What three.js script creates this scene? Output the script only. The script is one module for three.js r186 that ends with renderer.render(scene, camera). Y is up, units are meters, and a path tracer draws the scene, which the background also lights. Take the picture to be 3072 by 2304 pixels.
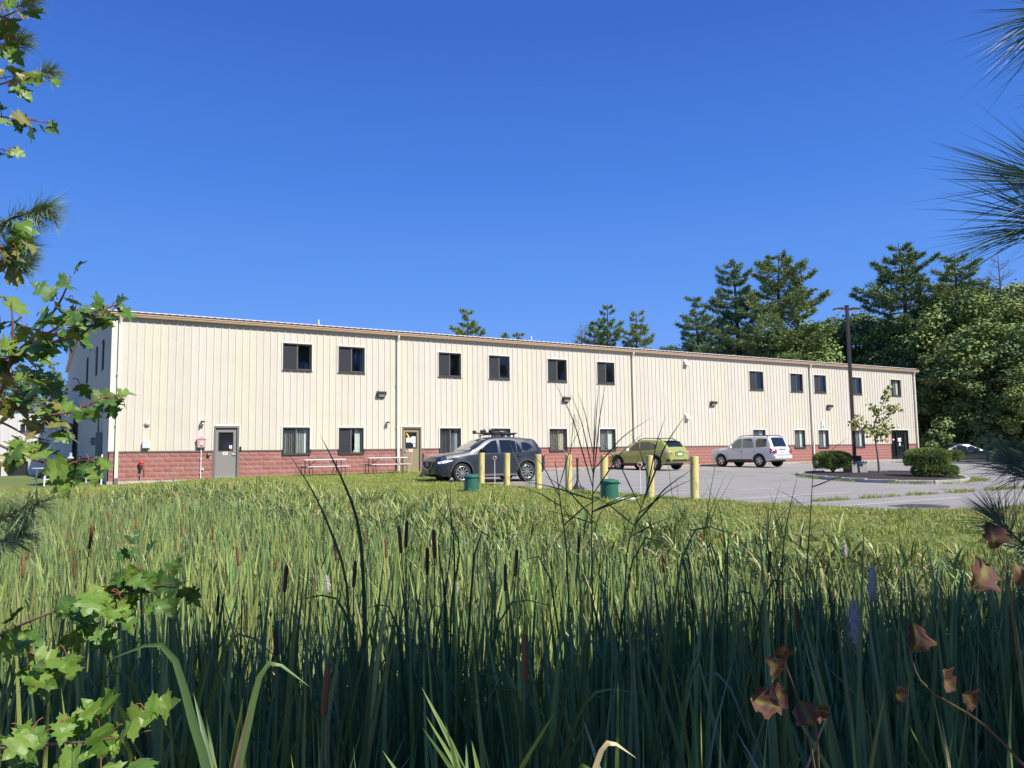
import * as THREE from 'three';
import { mergeGeometries, toCreasedNormals } from 'three/addons/utils/BufferGeometryUtils.js';
import { RoundedBoxGeometry } from 'three/addons/geometries/RoundedBoxGeometry.js';
import { ImprovedNoise } from 'three/addons/math/ImprovedNoise.js';

// ------------------------------------------------------------------ camera
const scene = new THREE.Scene();
const camera = new THREE.PerspectiveCamera(53.317, 4 / 3, 0.05, 2000);
camera.position.set(-1.692, 0.997, 35.346);
camera.rotation.order = 'YXZ';
camera.rotation.set(0.0884, -0.5328, -0.0128);
camera.updateMatrixWorld(true);
const renderer = new THREE.WebGLRenderer({ antialias: true });
renderer.toneMapping = THREE.LinearToneMapping;
renderer.toneMappingExposure = 1.36;
renderer.shadowMap.enabled = true;
renderer.shadowMap.type = THREE.PCFSoftShadowMap;

// ------------------------------------------------------------------ sky and sun
const SUN = new THREE.Vector3(0.34 * Math.cos(0.82), Math.sin(0.82), 0.94 * Math.cos(0.82)).normalize();
{
  const W = 512, H = 256, d = new Float32Array(W * H * 4);
  const stops = [[-90, .10, .12, .12], [-2, .16, .20, .24], [0, .24, .42, .78], [6, .14, .298, .72], [12, .092, .242, .66], [19.5, .055, .175, .572], [30, .036, .113, .45], [55, .024, .09, .37], [90, .02, .078, .32]];
  for (let j = 0; j < H; j++) for (let i = 0; i < W; i++) {
    const el = ((j + .5) / H - .5) * 180;
    let k = 0; while (k < stops.length - 2 && el > stops[k + 1][0]) k++;
    const a = stops[k], b = stops[k + 1], t = Math.min(1, Math.max(0, (el - a[0]) / (b[0] - a[0])));
    const o = (j * W + i) * 4;
    for (let c = 0; c < 3; c++) d[o + c] = a[c + 1] + (b[c + 1] - a[c + 1]) * t;
    d[o + 3] = 1;
  }
  const t = new THREE.DataTexture(d, W, H, THREE.RGBAFormat, THREE.FloatType);
  t.mapping = THREE.EquirectangularReflectionMapping; t.magFilter = THREE.LinearFilter; t.needsUpdate = true;
  scene.background = t; scene.environment = t;
}
const sun = new THREE.DirectionalLight(new THREE.Color(1, .955, .88), 5);
sun.position.copy(SUN).multiplyScalar(120).add(new THREE.Vector3(20, 0, 10));
sun.target.position.set(20, 0, 10);
sun.castShadow = true;
sun.shadow.mapSize.set(4096, 4096);
Object.assign(sun.shadow.camera, { left: -70, right: 70, top: 70, bottom: -70, near: 1, far: 320 });
scene.add(sun, sun.target);

// ------------------------------------------------------------------ helpers
let seed = 7;
function rnd() { seed |= 0; seed = seed + 0x6D2B79F5 | 0; let t = Math.imul(seed ^ seed >>> 15, 1 | seed); t = t + Math.imul(t ^ t >>> 7, 61 | t) ^ t; return ((t ^ t >>> 14) >>> 0) / 4294967296; }
const rr = (a, b) => a + (b - a) * rnd();
const lerp = (a, b, t) => a + (b - a) * t;
const clamp = (v, a = 0, b = 1) => Math.min(b, Math.max(a, v));
const sstep = (a, b, v) => { const t = clamp((v - a) / (b - a)); return t * t * (3 - 2 * t); };
const V = (x, y, z) => new THREE.Vector3(x, y, z);
const NZ = new ImprovedNoise();
const noise = (x, y, z = 0) => NZ.noise(x, y, z);
const fbm = (x, y, z = 0) => noise(x, y, z) * .55 + noise(x * 2.1, y * 2.1, z + 3) * .3 + noise(x * 4.3, y * 4.3, z + 7) * .15;
// a point seen at pixel (u, v) of the 3072 x 2304 photograph at forward distance d (metres)
const FPX = 1152 / Math.tan(53.317 / 2 * Math.PI / 180);
const at = (u, v, d) => V((u - 1536) / FPX * d, -(v - 1152) / FPX * d, -d).applyMatrix4(camera.matrixWorld);
const camFwd = V(0, 0, -1).transformDirection(camera.matrixWorld), camRight = V(1, 0, 0).transformDirection(camera.matrixWorld);

function col(r, g, b) { return new THREE.Color().setRGB(r, g, b); }
function mat(r, g, b, rough = .8, extra = {}) { return new THREE.MeshStandardMaterial({ color: col(r, g, b), roughness: rough, side: THREE.DoubleSide, ...extra }); }
function phys(r, g, b, rough, extra = {}) { return new THREE.MeshPhysicalMaterial({ color: col(r, g, b), roughness: rough, side: THREE.DoubleSide, ...extra }); }
// multiplicative texture: fn(u, v) in 0..1 -> factor (number or [r,g,b]); tiles over `metres`
function tex(n, metres, fn, srgb = true) {
  const d = new Uint8Array(n * n * 4);
  for (let j = 0; j < n; j++) for (let i = 0; i < n; i++) {
    let c = fn(i / n, j / n); if (typeof c === 'number') c = [c, c, c];
    for (let k = 0; k < 3; k++) { let v = clamp(c[k]); if (srgb) v = v <= .0031308 ? v * 12.92 : 1.055 * Math.pow(v, 1 / 2.4) - .055; d[(j * n + i) * 4 + k] = Math.round(v * 255); }
    d[(j * n + i) * 4 + 3] = 255;
  }
  const t = new THREE.DataTexture(d, n, n); t.wrapS = t.wrapT = THREE.RepeatWrapping; t.magFilter = THREE.LinearFilter; t.minFilter = THREE.LinearMipmapLinearFilter; t.generateMipmaps = true;
  if (srgb) t.colorSpace = THREE.SRGBColorSpace;
  t.repeat.set(1 / metres, 1 / metres); t.needsUpdate = true; return t;
}
// tiling noise on a torus-like lattice
const tn = (u, v, f, s = 0) => { const a = noise(u * f, v * f, s), b = noise((u - 1) * f, v * f, s), c = noise(u * f, (v - 1) * f, s), e = noise((u - 1) * f, (v - 1) * f, s); const x = lerp(a, b, u), y = lerp(c, e, u); return lerp(x, y, v) * 1.5; };

function norm(g) { let q = g.index ? g.toNonIndexed() : g.clone(); for (const k of Object.keys(q.attributes)) if (!['position', 'normal', 'uv', 'color'].includes(k)) q.deleteAttribute(k); if (!q.attributes.normal) q.computeVertexNormals(); if (!q.attributes.uv) q.setAttribute('uv', new THREE.BufferAttribute(new Float32Array(q.attributes.position.count * 2), 2)); return q; }
function merge(list) {
  const qs = list.map(norm); const hasC = qs.some(q => q.attributes.color);
  for (const q of qs) if (!hasC) q.deleteAttribute('color'); else if (!q.attributes.color) q.setAttribute('color', new THREE.BufferAttribute(new Float32Array(q.attributes.position.count * 3).fill(1), 3));
  return mergeGeometries(qs);
}
const boxUV = g => { const p = g.attributes.position, n = g.attributes.normal, uv = new Float32Array(p.count * 2); for (let i = 0; i < p.count; i++) { const ax = Math.abs(n.getX(i)), ay = Math.abs(n.getY(i)), az = Math.abs(n.getZ(i)); const x = p.getX(i), y = p.getY(i), z = p.getZ(i); if (ay >= ax && ay >= az) { uv[i * 2] = x; uv[i * 2 + 1] = z; } else if (ax >= az) { uv[i * 2] = z; uv[i * 2 + 1] = y; } else { uv[i * 2] = x; uv[i * 2 + 1] = y; } } g.setAttribute('uv', new THREE.BufferAttribute(uv, 2)); return g; };
// box from corner to corner
function bx(x0, x1, y0, y1, z0, z1, r = 0) { const w = x1 - x0, h = y1 - y0, d = z1 - z0; const g = r ? new RoundedBoxGeometry(w, h, d, 1, Math.min(r, w / 2.2, h / 2.2, d / 2.2)) : new THREE.BoxGeometry(w, h, d); g.translate((x0 + x1) / 2, (y0 + y1) / 2, (z0 + z1) / 2); return boxUV(norm(g)); }
function cyl(r0, r1, h, x, y, z, n = 20, open = false) { const g = new THREE.CylinderGeometry(r1, r0, h, n, 1, open); g.translate(x, y + h / 2, z); return g; }
function tube(pts, r, n = 8, seg) { const c = new THREE.CatmullRomCurve3(pts.map(p => p.isVector3 ? p : V(...p)), false, 'centripetal'); return new THREE.TubeGeometry(c, seg || Math.max(4, pts.length * 4), r, n, false); }
function rod(a, b, r0, r1 = r0, n = 6) { const A = a.isVector3 ? a : V(...a), B = b.isVector3 ? b : V(...b), d = B.clone().sub(A), L = d.length(); const g = new THREE.CylinderGeometry(r1, r0, L, n, 1); g.translate(0, L / 2, 0); g.applyQuaternion(new THREE.Quaternion().setFromUnitVectors(V(0, 1, 0), d.divideScalar(L))); g.translate(A.x, A.y, A.z); return g; }
function limb(pts, rads, n = 7) { // tapered tube through points
  const c = new THREE.CatmullRomCurve3(pts, false, 'centripetal'); const S = Math.max(6, (pts.length - 1) * 4); const fr = c.computeFrenetFrames(S); const pos = [], idx = [], uv = [];
  for (let i = 0; i <= S; i++) { const t = i / S, p = c.getPoint(t), f = t * (rads.length - 1), k = Math.min(rads.length - 2, Math.floor(f)), r = lerp(rads[k], rads[k + 1], f - k);
    for (let j = 0; j <= n; j++) { const a = j / n * Math.PI * 2; const q = p.clone().addScaledVector(fr.normals[i], Math.cos(a) * r).addScaledVector(fr.binormals[i], Math.sin(a) * r); pos.push(q.x, q.y, q.z); uv.push(j / n, t); } }
  for (let i = 0; i < S; i++) for (let j = 0; j < n; j++) { const a = i * (n + 1) + j, b = a + n + 1; idx.push(a, b, a + 1, b, b + 1, a + 1); }
  const g = new THREE.BufferGeometry(); g.setAttribute('position', new THREE.Float32BufferAttribute(pos, 3)); g.setAttribute('uv', new THREE.Float32BufferAttribute(uv, 2)); g.setIndex(idx); g.computeVertexNormals(); return g;
}
function grid(nu, nv, fn) { // surface from fn(u, v) -> [x,y,z]
  const pos = [], uv = [], idx = [];
  for (let i = 0; i <= nu; i++) for (let j = 0; j <= nv; j++) { const p = fn(i / nu, j / nv); pos.push(...p); uv.push(i / nu, j / nv); }
  for (let i = 0; i < nu; i++) for (let j = 0; j < nv; j++) { const a = i * (nv + 1) + j, b = a + nv + 1; idx.push(a, b, a + 1, b, b + 1, a + 1); }
  const g = new THREE.BufferGeometry(); g.setAttribute('position', new THREE.Float32BufferAttribute(pos, 3)); g.setAttribute('uv', new THREE.Float32BufferAttribute(uv, 2)); g.setIndex(idx); g.computeVertexNormals(); return g;
}
const used = {};
function numbered(n) { const k = used[n] = (used[n] ?? -1) + 1; return k ? n + '_' + String(k).padStart(3, '0') : n; }
function M(name, geo, m, parent) { const o = new THREE.Mesh(Array.isArray(geo) ? merge(geo) : geo, m); o.castShadow = o.receiveShadow = true; o.name = parent ? name : numbered(name); (parent || scene).add(o); return o; }
function tag(o, label, category, group) { o.userData.label = label; o.userData.category = category; if (group) o.userData.group = group; return o; }
function thing(name, label, category, pos = [0, 0, 0], ry = 0, group) { const o = new THREE.Group(); o.name = numbered(name); o.position.set(...pos); o.rotation.y = ry; scene.add(o); return tag(o, label, category, group); }
function part(name, parent) { const o = new THREE.Group(); o.name = name; parent.add(o); return o; }
function dup(src, pos, ry, label, s = 1) { const o = src.clone(); o.name = numbered(src.name.replace(/_\d{3}$/, '')); o.userData = { ...src.userData }; if (label) o.userData.label = label; o.position.set(...pos); o.rotation.set(0, ry, 0); o.scale.set(...(Array.isArray(s) ? s : [s, s, s])); scene.add(o); return o; }
function struct(name, geo, m) { const o = M(name, geo, m); o.userData.kind = 'structure'; return o; }
function stuff(o) { o.userData.kind = 'stuff'; return o; }

// ------------------------------------------------------------------ terrain
const MARSH = [[-60, 2], [-14, 3], [-1, 4], [3.6, 5.2], [5, 9], [5.2, 13], [5.9, 17.5], [6.4, 21], [6.7, 23.5], [7.6, 25.2], [7.8, 27.2], [8.1, 28.9], [9.6, 29.8], [14, 31], [30, 34], [60, 38]];
function marshDist(x, z) { // positive inside the marsh (towards the camera side of the line)
  let best = 1e9, sg = 1;
  for (let i = 0; i < MARSH.length - 1; i++) { const [ax, az] = MARSH[i], [bx_, bz] = MARSH[i + 1]; const dx = bx_ - ax, dz = bz - az, t = clamp(((x - ax) * dx + (z - az) * dz) / (dx * dx + dz * dz)); const ex = x - ax - dx * t, ez = z - az - dz * t, d = Math.hypot(ex, ez); if (d < best) { best = d; sg = dx * ez - dz * ex > 0 ? 1 : -1; } }
  return best * sg;
}
const lotY = (x, z) => -.011 * clamp(z, -6, 32) - .022 * Math.max(0, x - 45);
const LOT = [[14.6, 1.22], [12.9, 4.6], [10.7, 9.4], [11.05, 12], [11.35, 16], [11.75, 22], [12.15, 24.2], [12.5, 25.9], [14.3, 26.6], [17, 26.9], [30, 27.6], [60, 29], [92, 31], [92, -22], [57.2, -22], [57.2, 1.22]];
function inPoly(P, x, z) { let c = false; for (let i = 0, j = P.length - 1; i < P.length; j = i++) { if ((P[i][1] > z) !== (P[j][1] > z) && x < (P[j][0] - P[i][0]) * (z - P[i][1]) / (P[j][1] - P[i][1]) + P[i][0]) c = !c; } return c; }
function polyDist(P, x, z) { let b = 1e9; for (let i = 0, j = P.length - 1; i < P.length; j = i++) { const dx = P[i][0] - P[j][0], dz = P[i][1] - P[j][1], t = clamp(((x - P[j][0]) * dx + (z - P[j][1]) * dz) / (dx * dx + dz * dz)); b = Math.min(b, Math.hypot(x - P[j][0] - dx * t, z - P[j][1] - dz * t)); } return inPoly(P, x, z) ? -b : b; }
function groundY(x, z) {
  let y = lotY(x, z);
  const ld = polyDist(LOT, x, z);
  y += ld < 0 ? -.06 : .045 * sstep(0, .5, ld) - .03 * (1 - sstep(0, .15, ld));
  y += -.2 * sstep(7, 0, x) * sstep(-2, 1, z + 0) * sstep(14, 6, z) - .1 * sstep(2, -4, x);
  const m = marshDist(x, z);
  y -= 1.5 * sstep(-1.2, 4.2, m) * (1 - .75 * sstep(35.5, 41, z));
  if (ld > .4) y += fbm(x * .45, z * .45) * .07 + noise(x * 1.9, z * 1.9) * .02;
  return y;
}
{
  const xs = [], zs = [];
  for (let x = -420; x < -40; x += 20) xs.push(x); for (let x = -40; x < -20; x += 2.5) xs.push(x); for (let x = -20; x < 20; x += .3) xs.push(x); for (let x = 20; x < 60; x += 1.5) xs.push(x); for (let x = 60; x <= 560; x += 20) xs.push(x);
  for (let z = -560; z < -20; z += 20) zs.push(z); for (let z = -20; z < 0; z += 2) zs.push(z); for (let z = 0; z < 38; z += .3) zs.push(z); for (let z = 38; z < 60; z += 2) zs.push(z); for (let z = 60; z <= 300; z += 20) zs.push(z);
  const pos = [], c = [], idx = [], uv = [];
  for (const x of xs) for (const z of zs) {
    pos.push(x, groundY(x, z), z); uv.push(x, z);
    const m = sstep(-.2, 1.6, marshDist(x, z) + noise(x * .8, z * .8) * .6), n = fbm(x * .33 + 9, z * .33), dry = sstep(.02, .4, n + .25 * noise(x * 1.3, z * 1.3) + .16 * sstep(22, 27, z));
    const g = [lerp(.155, .31, dry), lerp(.2, .28, dry), lerp(.042, .095, dry)], w = [.24, .2, .12];
    for (let k = 0; k < 3; k++) c.push(lerp(g[k], w[k], m));
  }
  const nz = zs.length; for (let i = 0; i < xs.length - 1; i++) for (let j = 0; j < nz - 1; j++) { const a = i * nz + j, b = a + nz; idx.push(a, a + 1, b, b, a + 1, b + 1); }
  const g = new THREE.BufferGeometry(); g.setAttribute('position', new THREE.Float32BufferAttribute(pos, 3)); g.setAttribute('color', new THREE.Float32BufferAttribute(c, 3)); g.setAttribute('uv', new THREE.Float32BufferAttribute(uv, 2)); g.setIndex(idx); g.computeVertexNormals();
  const t = tex(256, 1.7, (u, v) => .8 + .35 * tn(u, v, 24, 2) + .25 * tn(u, v, 60, 5));
  struct('ground', g, new THREE.MeshStandardMaterial({ vertexColors: true, map: t, roughness: 1, side: THREE.DoubleSide }));
}
// ------------------------------------------------------------------ parking lot
const asphaltTex = tex(1024, 11, (u, v) => { const st = sstep(.5, .72, tn(u, v, 12, 21) + .2 * tn(u, v, 50, 3)); const s = (.87 + .1 * tn(u, v, 4, 1) + .1 * tn(u, v, 14, 8) + .14 * tn(u, v, 110, 4) + .2 * tn(u, v, 260, 6)) * (1 - .3 * st); return [s, s * .985, s * .965]; });
const asphalt = mat(.315, .30, .275, .95, { map: asphaltTex, bumpMap: asphaltTex, bumpScale: .004 });
{
  const lx = [], step = 1; // triangulated polygon draped over the lot plane
  const sh = new THREE.Shape(LOT.map(p => new THREE.Vector2(p[0] + 0, p[1])));
  let g = new THREE.ShapeGeometry(sh); // flat in xy: x->x, y->z ; the plane has one fold at x=45
  const cut = (pts, s) => pts; 
  // fold: two shapes
  const half = (keep) => { const out = []; for (let i = 0; i < LOT.length; i++) { const a = LOT[i], b = LOT[(i + 1) % LOT.length]; const ia = keep(a[0]), ib = keep(b[0]); if (ia) out.push(a); if (ia !== ib) { const t = (45 - a[0]) / (b[0] - a[0]); out.push([45, lerp(a[1], b[1], t)]); } } return out; };
  const gs = [half(x => x <= 45), half(x => x > 45)].map(P => { const q = new THREE.ShapeGeometry(new THREE.Shape(P.map(p => new THREE.Vector2(p[0], p[1])))); const p = q.attributes.position, uv = q.attributes.uv; for (let i = 0; i < p.count; i++) { const x = p.getX(i), z = p.getY(i); p.setXYZ(i, x, lotY(x, z), z); uv.setXY(i, x, z); } const id = q.index.array; for (let i = 0; i < id.length; i += 3) { const t = id[i]; id[i] = id[i + 2]; id[i + 2] = t; } q.computeVertexNormals(); return q; });
  struct('parking_lot', gs, asphalt);
}
const strip = (x0, z0, x1, z1, w, lift, wob = 0, n = 24) => grid(n, 1, (u, v) => { const dx = x1 - x0, dz = z1 - z0, L = Math.hypot(dx, dz), k = (v - .5) * w * (1 + (wob ? 1.2 * noise(u * 30, v * 9 + x0) : 0)); const o = wob * noise(u * L * .7, z0, 5); const x = x0 + dx * u - dz / L * (k + o), z = z0 + dz * u + dx / L * (k + o); return [x, lotY(x, z) + lift, z]; });
const linePaint = mat(.62, .61, .58, .9, { map: tex(128, 1, (u, v) => .86 + .3 * tn(u, v, 20, 3) + .25 * tn(u, v, 50, 8)) });
for (const [x0, x1, z] of [[12, 17, 16.5], [12.1, 17.1, 19.15], [12.2, 17.3, 21.68], [12.6, 17.6, 24.5]]) { const o = struct('stall_line', strip(x0, z, x1, z, .1, .005), linePaint); }
for (const x of [17.5, 20.2, 22.9, 28.3, 31, 35.2, 38, 40.7, 43.4, 46.1, 48.8]) struct('stall_line', strip(x, 3.2, x, 8.2, .1, .005), linePaint);
const crackM = mat(.05, .048, .045, 1);
struct('pavement_crack', [strip(12.6, 23.35, 26, 23.4, .03, .004, .06), strip(20.5, 9.2, 23.8, 15.2, .03, .0045, .2), strip(23.6, 14.6, 40, 12.9, .03, .0042, .2), strip(24.9, 20.9, 52, 19.5, .035, .0044, .2)], crackM);
// drain cover patch
{ const t = thing('manhole_cover', 'round dark iron manhole cover set in the asphalt near the lawn', 'manhole', [14.3, lotY(14.3, 25.4) + .004, 25.4]);
  const iron = mat(.06, .058, .058, .6);
  M('cover', [new THREE.CylinderGeometry(.3, .3, .012, 28), new THREE.RingGeometry(.31, .37, 28).rotateX(-Math.PI / 2).translate(0, .004, 0)], iron, t);
  M('asphalt_patch', new THREE.CircleGeometry(.62, 28).rotateX(-Math.PI / 2).translate(0, .001, 0), mat(.09, .088, .09, .9), t); }
// concrete walk and kerb along the wall
const concTex = tex(256, 1.6, (u, v) => .86 + .2 * tn(u, v, 4, 2) + .16 * tn(u, v, 30, 5) + .12 * tn(u, v, 80, 9));
const concrete = mat(.46, .42, .35, .95, { map: concTex, bumpMap: concTex, bumpScale: .003 });
struct('pavement', [bx(14.3, 57.2, -.12, .075, .24, 1.02)], concrete);
for (let k = 0; k < 14; k++) { const x = 14.3 + k * 3.06; struct('kerb', bx(x + .01, x + 3.05, -.15, .085, 1.03, 1.2, .02), mat(.44 + rr(-.04, .04), .41 + rr(-.03, .03), .36, .95, { map: concTex })); }

// ------------------------------------------------------------------ main building (x along the wall, z outwards)
const LEN = 55.7, FL = 1.19, EAVE = 6.93, RIDGE = 9.05, HALF = 12.1, SKEW = .0567;
const bld = thing('warehouse', 'long two storey building with cream ribbed metal siding above red block', 'building');
const panelTex = tex(512, 2.4, (u, v) => { const s = .95 + .03 * tn(u, v, 3, 1) + .045 * tn(u, v * .06, 70, 4) + .012 * tn(u, v, 26, 6); return [s, s * (.995 + .012 * tn(u, v, 4, 8)), s * (.985 + .03 * tn(u, v, 3, 9))]; });
const panelM = [0, 1, 2, 3].map(i => mat(.66 + [0, .012, -.012, .006][i], .615 + [0, .008, -.012, .012][i], .512 + [0, .014, -.012, -.02][i], .42, { map: panelTex }));
const trimM = mat(.72, .68, .57, .45), tanM = mat(.56, .40, .25, .5), bronze = mat(.055, .047, .04, .5), flashM = mat(.16, .135, .115, .6), whiteTrim = mat(.75, .715, .63, .5);
const upper = [[6.95, 8.3], [9.56, 10.87], [14.79, 16.08], [17.72, 19], [21.44, 22.72], [24.84, 26.1], [37.3, 38.62], [41.29, 42.56], [43.74, 45.02], [47.78, 49.05], [52.56, 53.82]].map(w => [...w, 4.87, 6.12]);
const lower = [[6.99, 8.24], [9.6, 10.83], [14.85, 16.05], [17.81, 19], [21.48, 22.66], [24.93, 26.07], [37.45, 38.62], [41.46, 42.55], [43.94, 45.03], [47.88, 49.08]].map(w => [...w, .99, 2.24]);
const doors = [[4.07, 5.06, .02, 2.25], [12.83, 13.8, .06, 2.27], [52.25, 54.4, .05, 2.27]];
const holes = [...upper, ...lower, ...doors];
const FR = .045;
// ribbed siding: one strip per rib
const PITCH = .3048, RIB0 = .3;
const PROF = [[0, .002], [.012, .032], [.045, .032], [.057, .002], [.118, .002], [.126, .007], [.142, .007], [.15, .002], [.212, .002], [.22, .007], [.236, .007], [.244, .002], [.3048, .002]];
function clipProf(a, b) { const out = []; const zAt = x => { for (let i = 0; i < PROF.length - 1; i++) if (x <= PROF[i + 1][0] + 1e-9) return lerp(PROF[i][1], PROF[i + 1][1], (x - PROF[i][0]) / (PROF[i + 1][0] - PROF[i][0])); return .002; }; out.push([a, zAt(a)]); for (const p of PROF) if (p[0] > a + 1e-6 && p[0] < b - 1e-6) out.push(p); out.push([b, zAt(b)]); return out; }
function stripGeo(a, b, y0, y1, x0) { const P = clipProf(a, b), pos = [], uv = [], idx = [], nor = []; P.slice(0, -1).forEach((p, i) => { const q = P[i + 1]; const dx = q[0] - p[0], dz = q[1] - p[1], L = Math.hypot(dx, dz); for (const [x, z] of [p, q]) for (const y of [y0, y1]) { pos.push(x, y, z); uv.push(x + x0, y); nor.push(-dz / L, 0, dx / L); } const o = i * 4; idx.push(o, o + 2, o + 1, o + 2, o + 3, o + 1); }); const g = new THREE.BufferGeometry(); g.setAttribute('position', new THREE.Float32BufferAttribute(pos, 3)); g.setAttribute('normal', new THREE.Float32BufferAttribute(nor, 3)); g.setAttribute('uv', new THREE.Float32BufferAttribute(uv, 2)); g.setIndex(idx); return g; }
{
  let k = 0;
  for (let x = RIB0; x < LEN - .25; x += PITCH, k++) {
    const x1 = Math.min(x + PITCH, LEN - .2);
    const cuts = new Set([x, x1]); for (const h of holes) for (const c of [h[0], h[1]]) if (c > x + .004 && c < x1 - .004) cuts.add(c);
    const cs = [...cuts].sort((a, b) => a - b), segs = [];
    for (let i = 0; i < cs.length - 1; i++) { const a = cs[i], b = cs[i + 1], m = (a + b) / 2; const hs = holes.filter(h => m > h[0] && m < h[1]).sort((p, q) => p[2] - q[2]); let y = FL + .03; for (const h of hs) { if (h[2] > y) segs.push([a, b, y, h[2]]); y = Math.max(y, h[3]); } segs.push([a, b, y, EAVE]); }
    // pieces of one strip that touch side by side are one panel: merge them
    const jit = panelM[Math.floor(k / 3) * 7 % 4];
    M('wall_panel', segs.map(s => stripGeo(s[0] - x, s[1] - x, s[2], s[3], x)), jit, bld).position.set(x, 0, 0);
  }
}
M('corner_trim', [bx(-.02, .26, FL + .03, EAVE, -.1, .04)], trimM, bld);
M('corner_trim', [bx(LEN - .22, LEN + .02, FL + .03, EAVE, -.1, .04)], trimM, bld);
// wall core, split round the openings, behind the siding
{
  const core = [], xs = [...new Set([.15, LEN - .05, ...holes.flatMap(h => [h[0], h[1]])])].sort((a, b) => a - b);
  for (let i = 0; i < xs.length - 1; i++) { const a = xs[i], b = xs[i + 1], m = (a + b) / 2; const hs = holes.filter(h => m > h[0] && m < h[1]).sort((p, q) => p[2] - q[2]); let y = -.6; for (const h of hs) { if (h[2] > y) core.push(bx(a, b, y, h[2], -.22, -.05)); y = Math.max(y, h[3]); } core.push(bx(a, b, y, EAVE, -.22, -.05)); }
  M('wall_core', core, mat(.40, .24, .2, .95), bld);
}
// split-face block base: course by course
const blockTex = tex(256, .55, (u, v) => .82 + .3 * tn(u, v, 9, 2) + .3 * tn(u, v, 34, 5) + .2 * tn(u, v, 80, 9));
const blockM = [[.42, .185, .155], [.445, .205, .17], [.39, .165, .14], [.435, .21, .18], [.41, .185, .145]].map(c => mat(...c, .95, { map: blockTex, bumpMap: blockTex, bumpScale: .006 }));
const BW = .4064, BH = .2055;
function blockGeo(w, h, v) { const nx = Math.max(2, Math.round(w / .07)), ny = Math.max(2, Math.round(h / .065)); const g = grid(nx, ny, (a, b) => { const e = Math.min(a, 1 - a) < .01 || Math.min(b, 1 - b) < .01; return [a * w, b * h, e ? -.004 : .014 + .014 * noise(a * 4 + v * 9, b * 3 + v * 5, v)]; }); const rim = grid(4, 1, (a, b) => { const c = [[0, 0], [w, 0], [w, h], [0, h], [0, 0]][Math.round(a * 4)]; return [c[0], c[1], b ? -.004 : -.03]; }); return merge([toCreasedNormals(g, .5), rim]); }
{
  const base = -.005, full = [0, 1, 2, 3, 4, 5].map(v => blockGeo(BW - .011, BH - .011, v)), rest = [], list = [];
  const rows = []; for (let r = 0, y = base; r < 6; r++) { const h = r === 0 ? .137 : BH; rows.push([y, h]); y += h; }
  rows.forEach(([y, h], r) => {
    for (let x = .02 - (r % 2) * BW / 2; x < LEN; x += BW) {
      let a = Math.max(x, .02), b = Math.min(x + BW, LEN - .02); if (b - a < .04) continue;
      const spans = [[a, b]]; // cut at openings
      for (const H of holes) { if (H[2] - .04 >= y + h - .02 || H[3] <= y) continue; for (let i = spans.length - 1; i >= 0; i--) { const [p, q] = spans[i]; const L = H[0] - .05, R = H[1] + .05; if (q <= L || p >= R) continue; spans.splice(i, 1); if (p < L) spans.push([p, L]); if (q > R) spans.push([R, q]); } }
      for (const [p, q] of spans) if (q - p > .03) list.push([p, y, q - p, Math.min(h, FL - y - .012)]);
    }
  });
  list.sort((p, q) => p[0] - q[0]);
  list.forEach(([x, y, w, h], i) => {
    const v = i * 7 % 6, std = Math.abs(w - BW) < .002 && Math.abs(h - BH) < .012;
    const g = std ? full[v] : blockGeo(w - .011, h - .011, v + .5);
    if (i < 290) { const o = M('block', g, blockM[Math.floor(rnd() * 5)], bld); o.position.set(x + .005, y + .005, .02); if (std) o.scale.y = (h - .011) / (BH - .011); }
    else { const q = g.clone(); q.translate(x + .005, y + .005, .02); rest.push(q); }
  });
  const o = M('far_blocks', rest, blockM[0], bld); stuff(o);
}
const mort = mat(.52, .32, .27, 1);
{ const g = [], xs = [...new Set([.02, LEN - .02, ...holes.flatMap(h => [h[0] - .045, h[1] + .045])])].sort((a, b) => a - b); for (let i = 0; i < xs.length - 1; i++) { const m = (xs[i] + xs[i + 1]) / 2; const h = [...lower, ...doors].find(h => m > h[0] - .045 && m < h[1] + .045); if (h && h[2] < .3) continue; g.push(bx(xs[i], xs[i + 1], -.01, h ? h[2] - .05 : FL - .02, -.03, .012)); } M('mortar_bed', g, mort, bld); }
{ const g = []; let p = 0; for (const H of [...lower, ...doors].sort((a, b) => a[0] - b[0])) { g.push(bx(p, H[0] - .05, FL - .025, FL + .035, -.04, .055)); p = H[1] + .05; } g.push(bx(p, LEN, FL - .025, FL + .035, -.04, .055)); M('flashing', g, flashM, bld); }
M('foundation', [bx(-.03, 14.3, -.75, 0, -.2, .065), bx(14.3, LEN + .03, -.75, 0, -.2, .06)], mat(.55, .50, .40, .95, { map: concTex }), bld);
// gutter: ogee channel with bright tan face
{
  const sh = new THREE.Shape([[0, 0], [.10, 0], [.115, .03], [.125, .075], [.15, .10], [.15, .135], [.14, .135], [.138, .108], [0, .108]].map(p => new THREE.Vector2(...p)));
  for (let k = 0; k < 5; k++) { const a = k === 0 ? -.12 : k * 11.2, b = k === 4 ? LEN + .35 : (k + 1) * 11.2; const g = new THREE.ExtrudeGeometry(sh, { depth: b - a - .004, bevelEnabled: false }); g.rotateY(-Math.PI / 2); M('gutter', [g], tanM, bld).position.set(b - .004, EAVE - .13, .085); }
}
M('eave_soffit', [bx(-.1, LEN + .3, EAVE - .06, EAVE - .004, -.15, .083)], tanM, bld);
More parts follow.
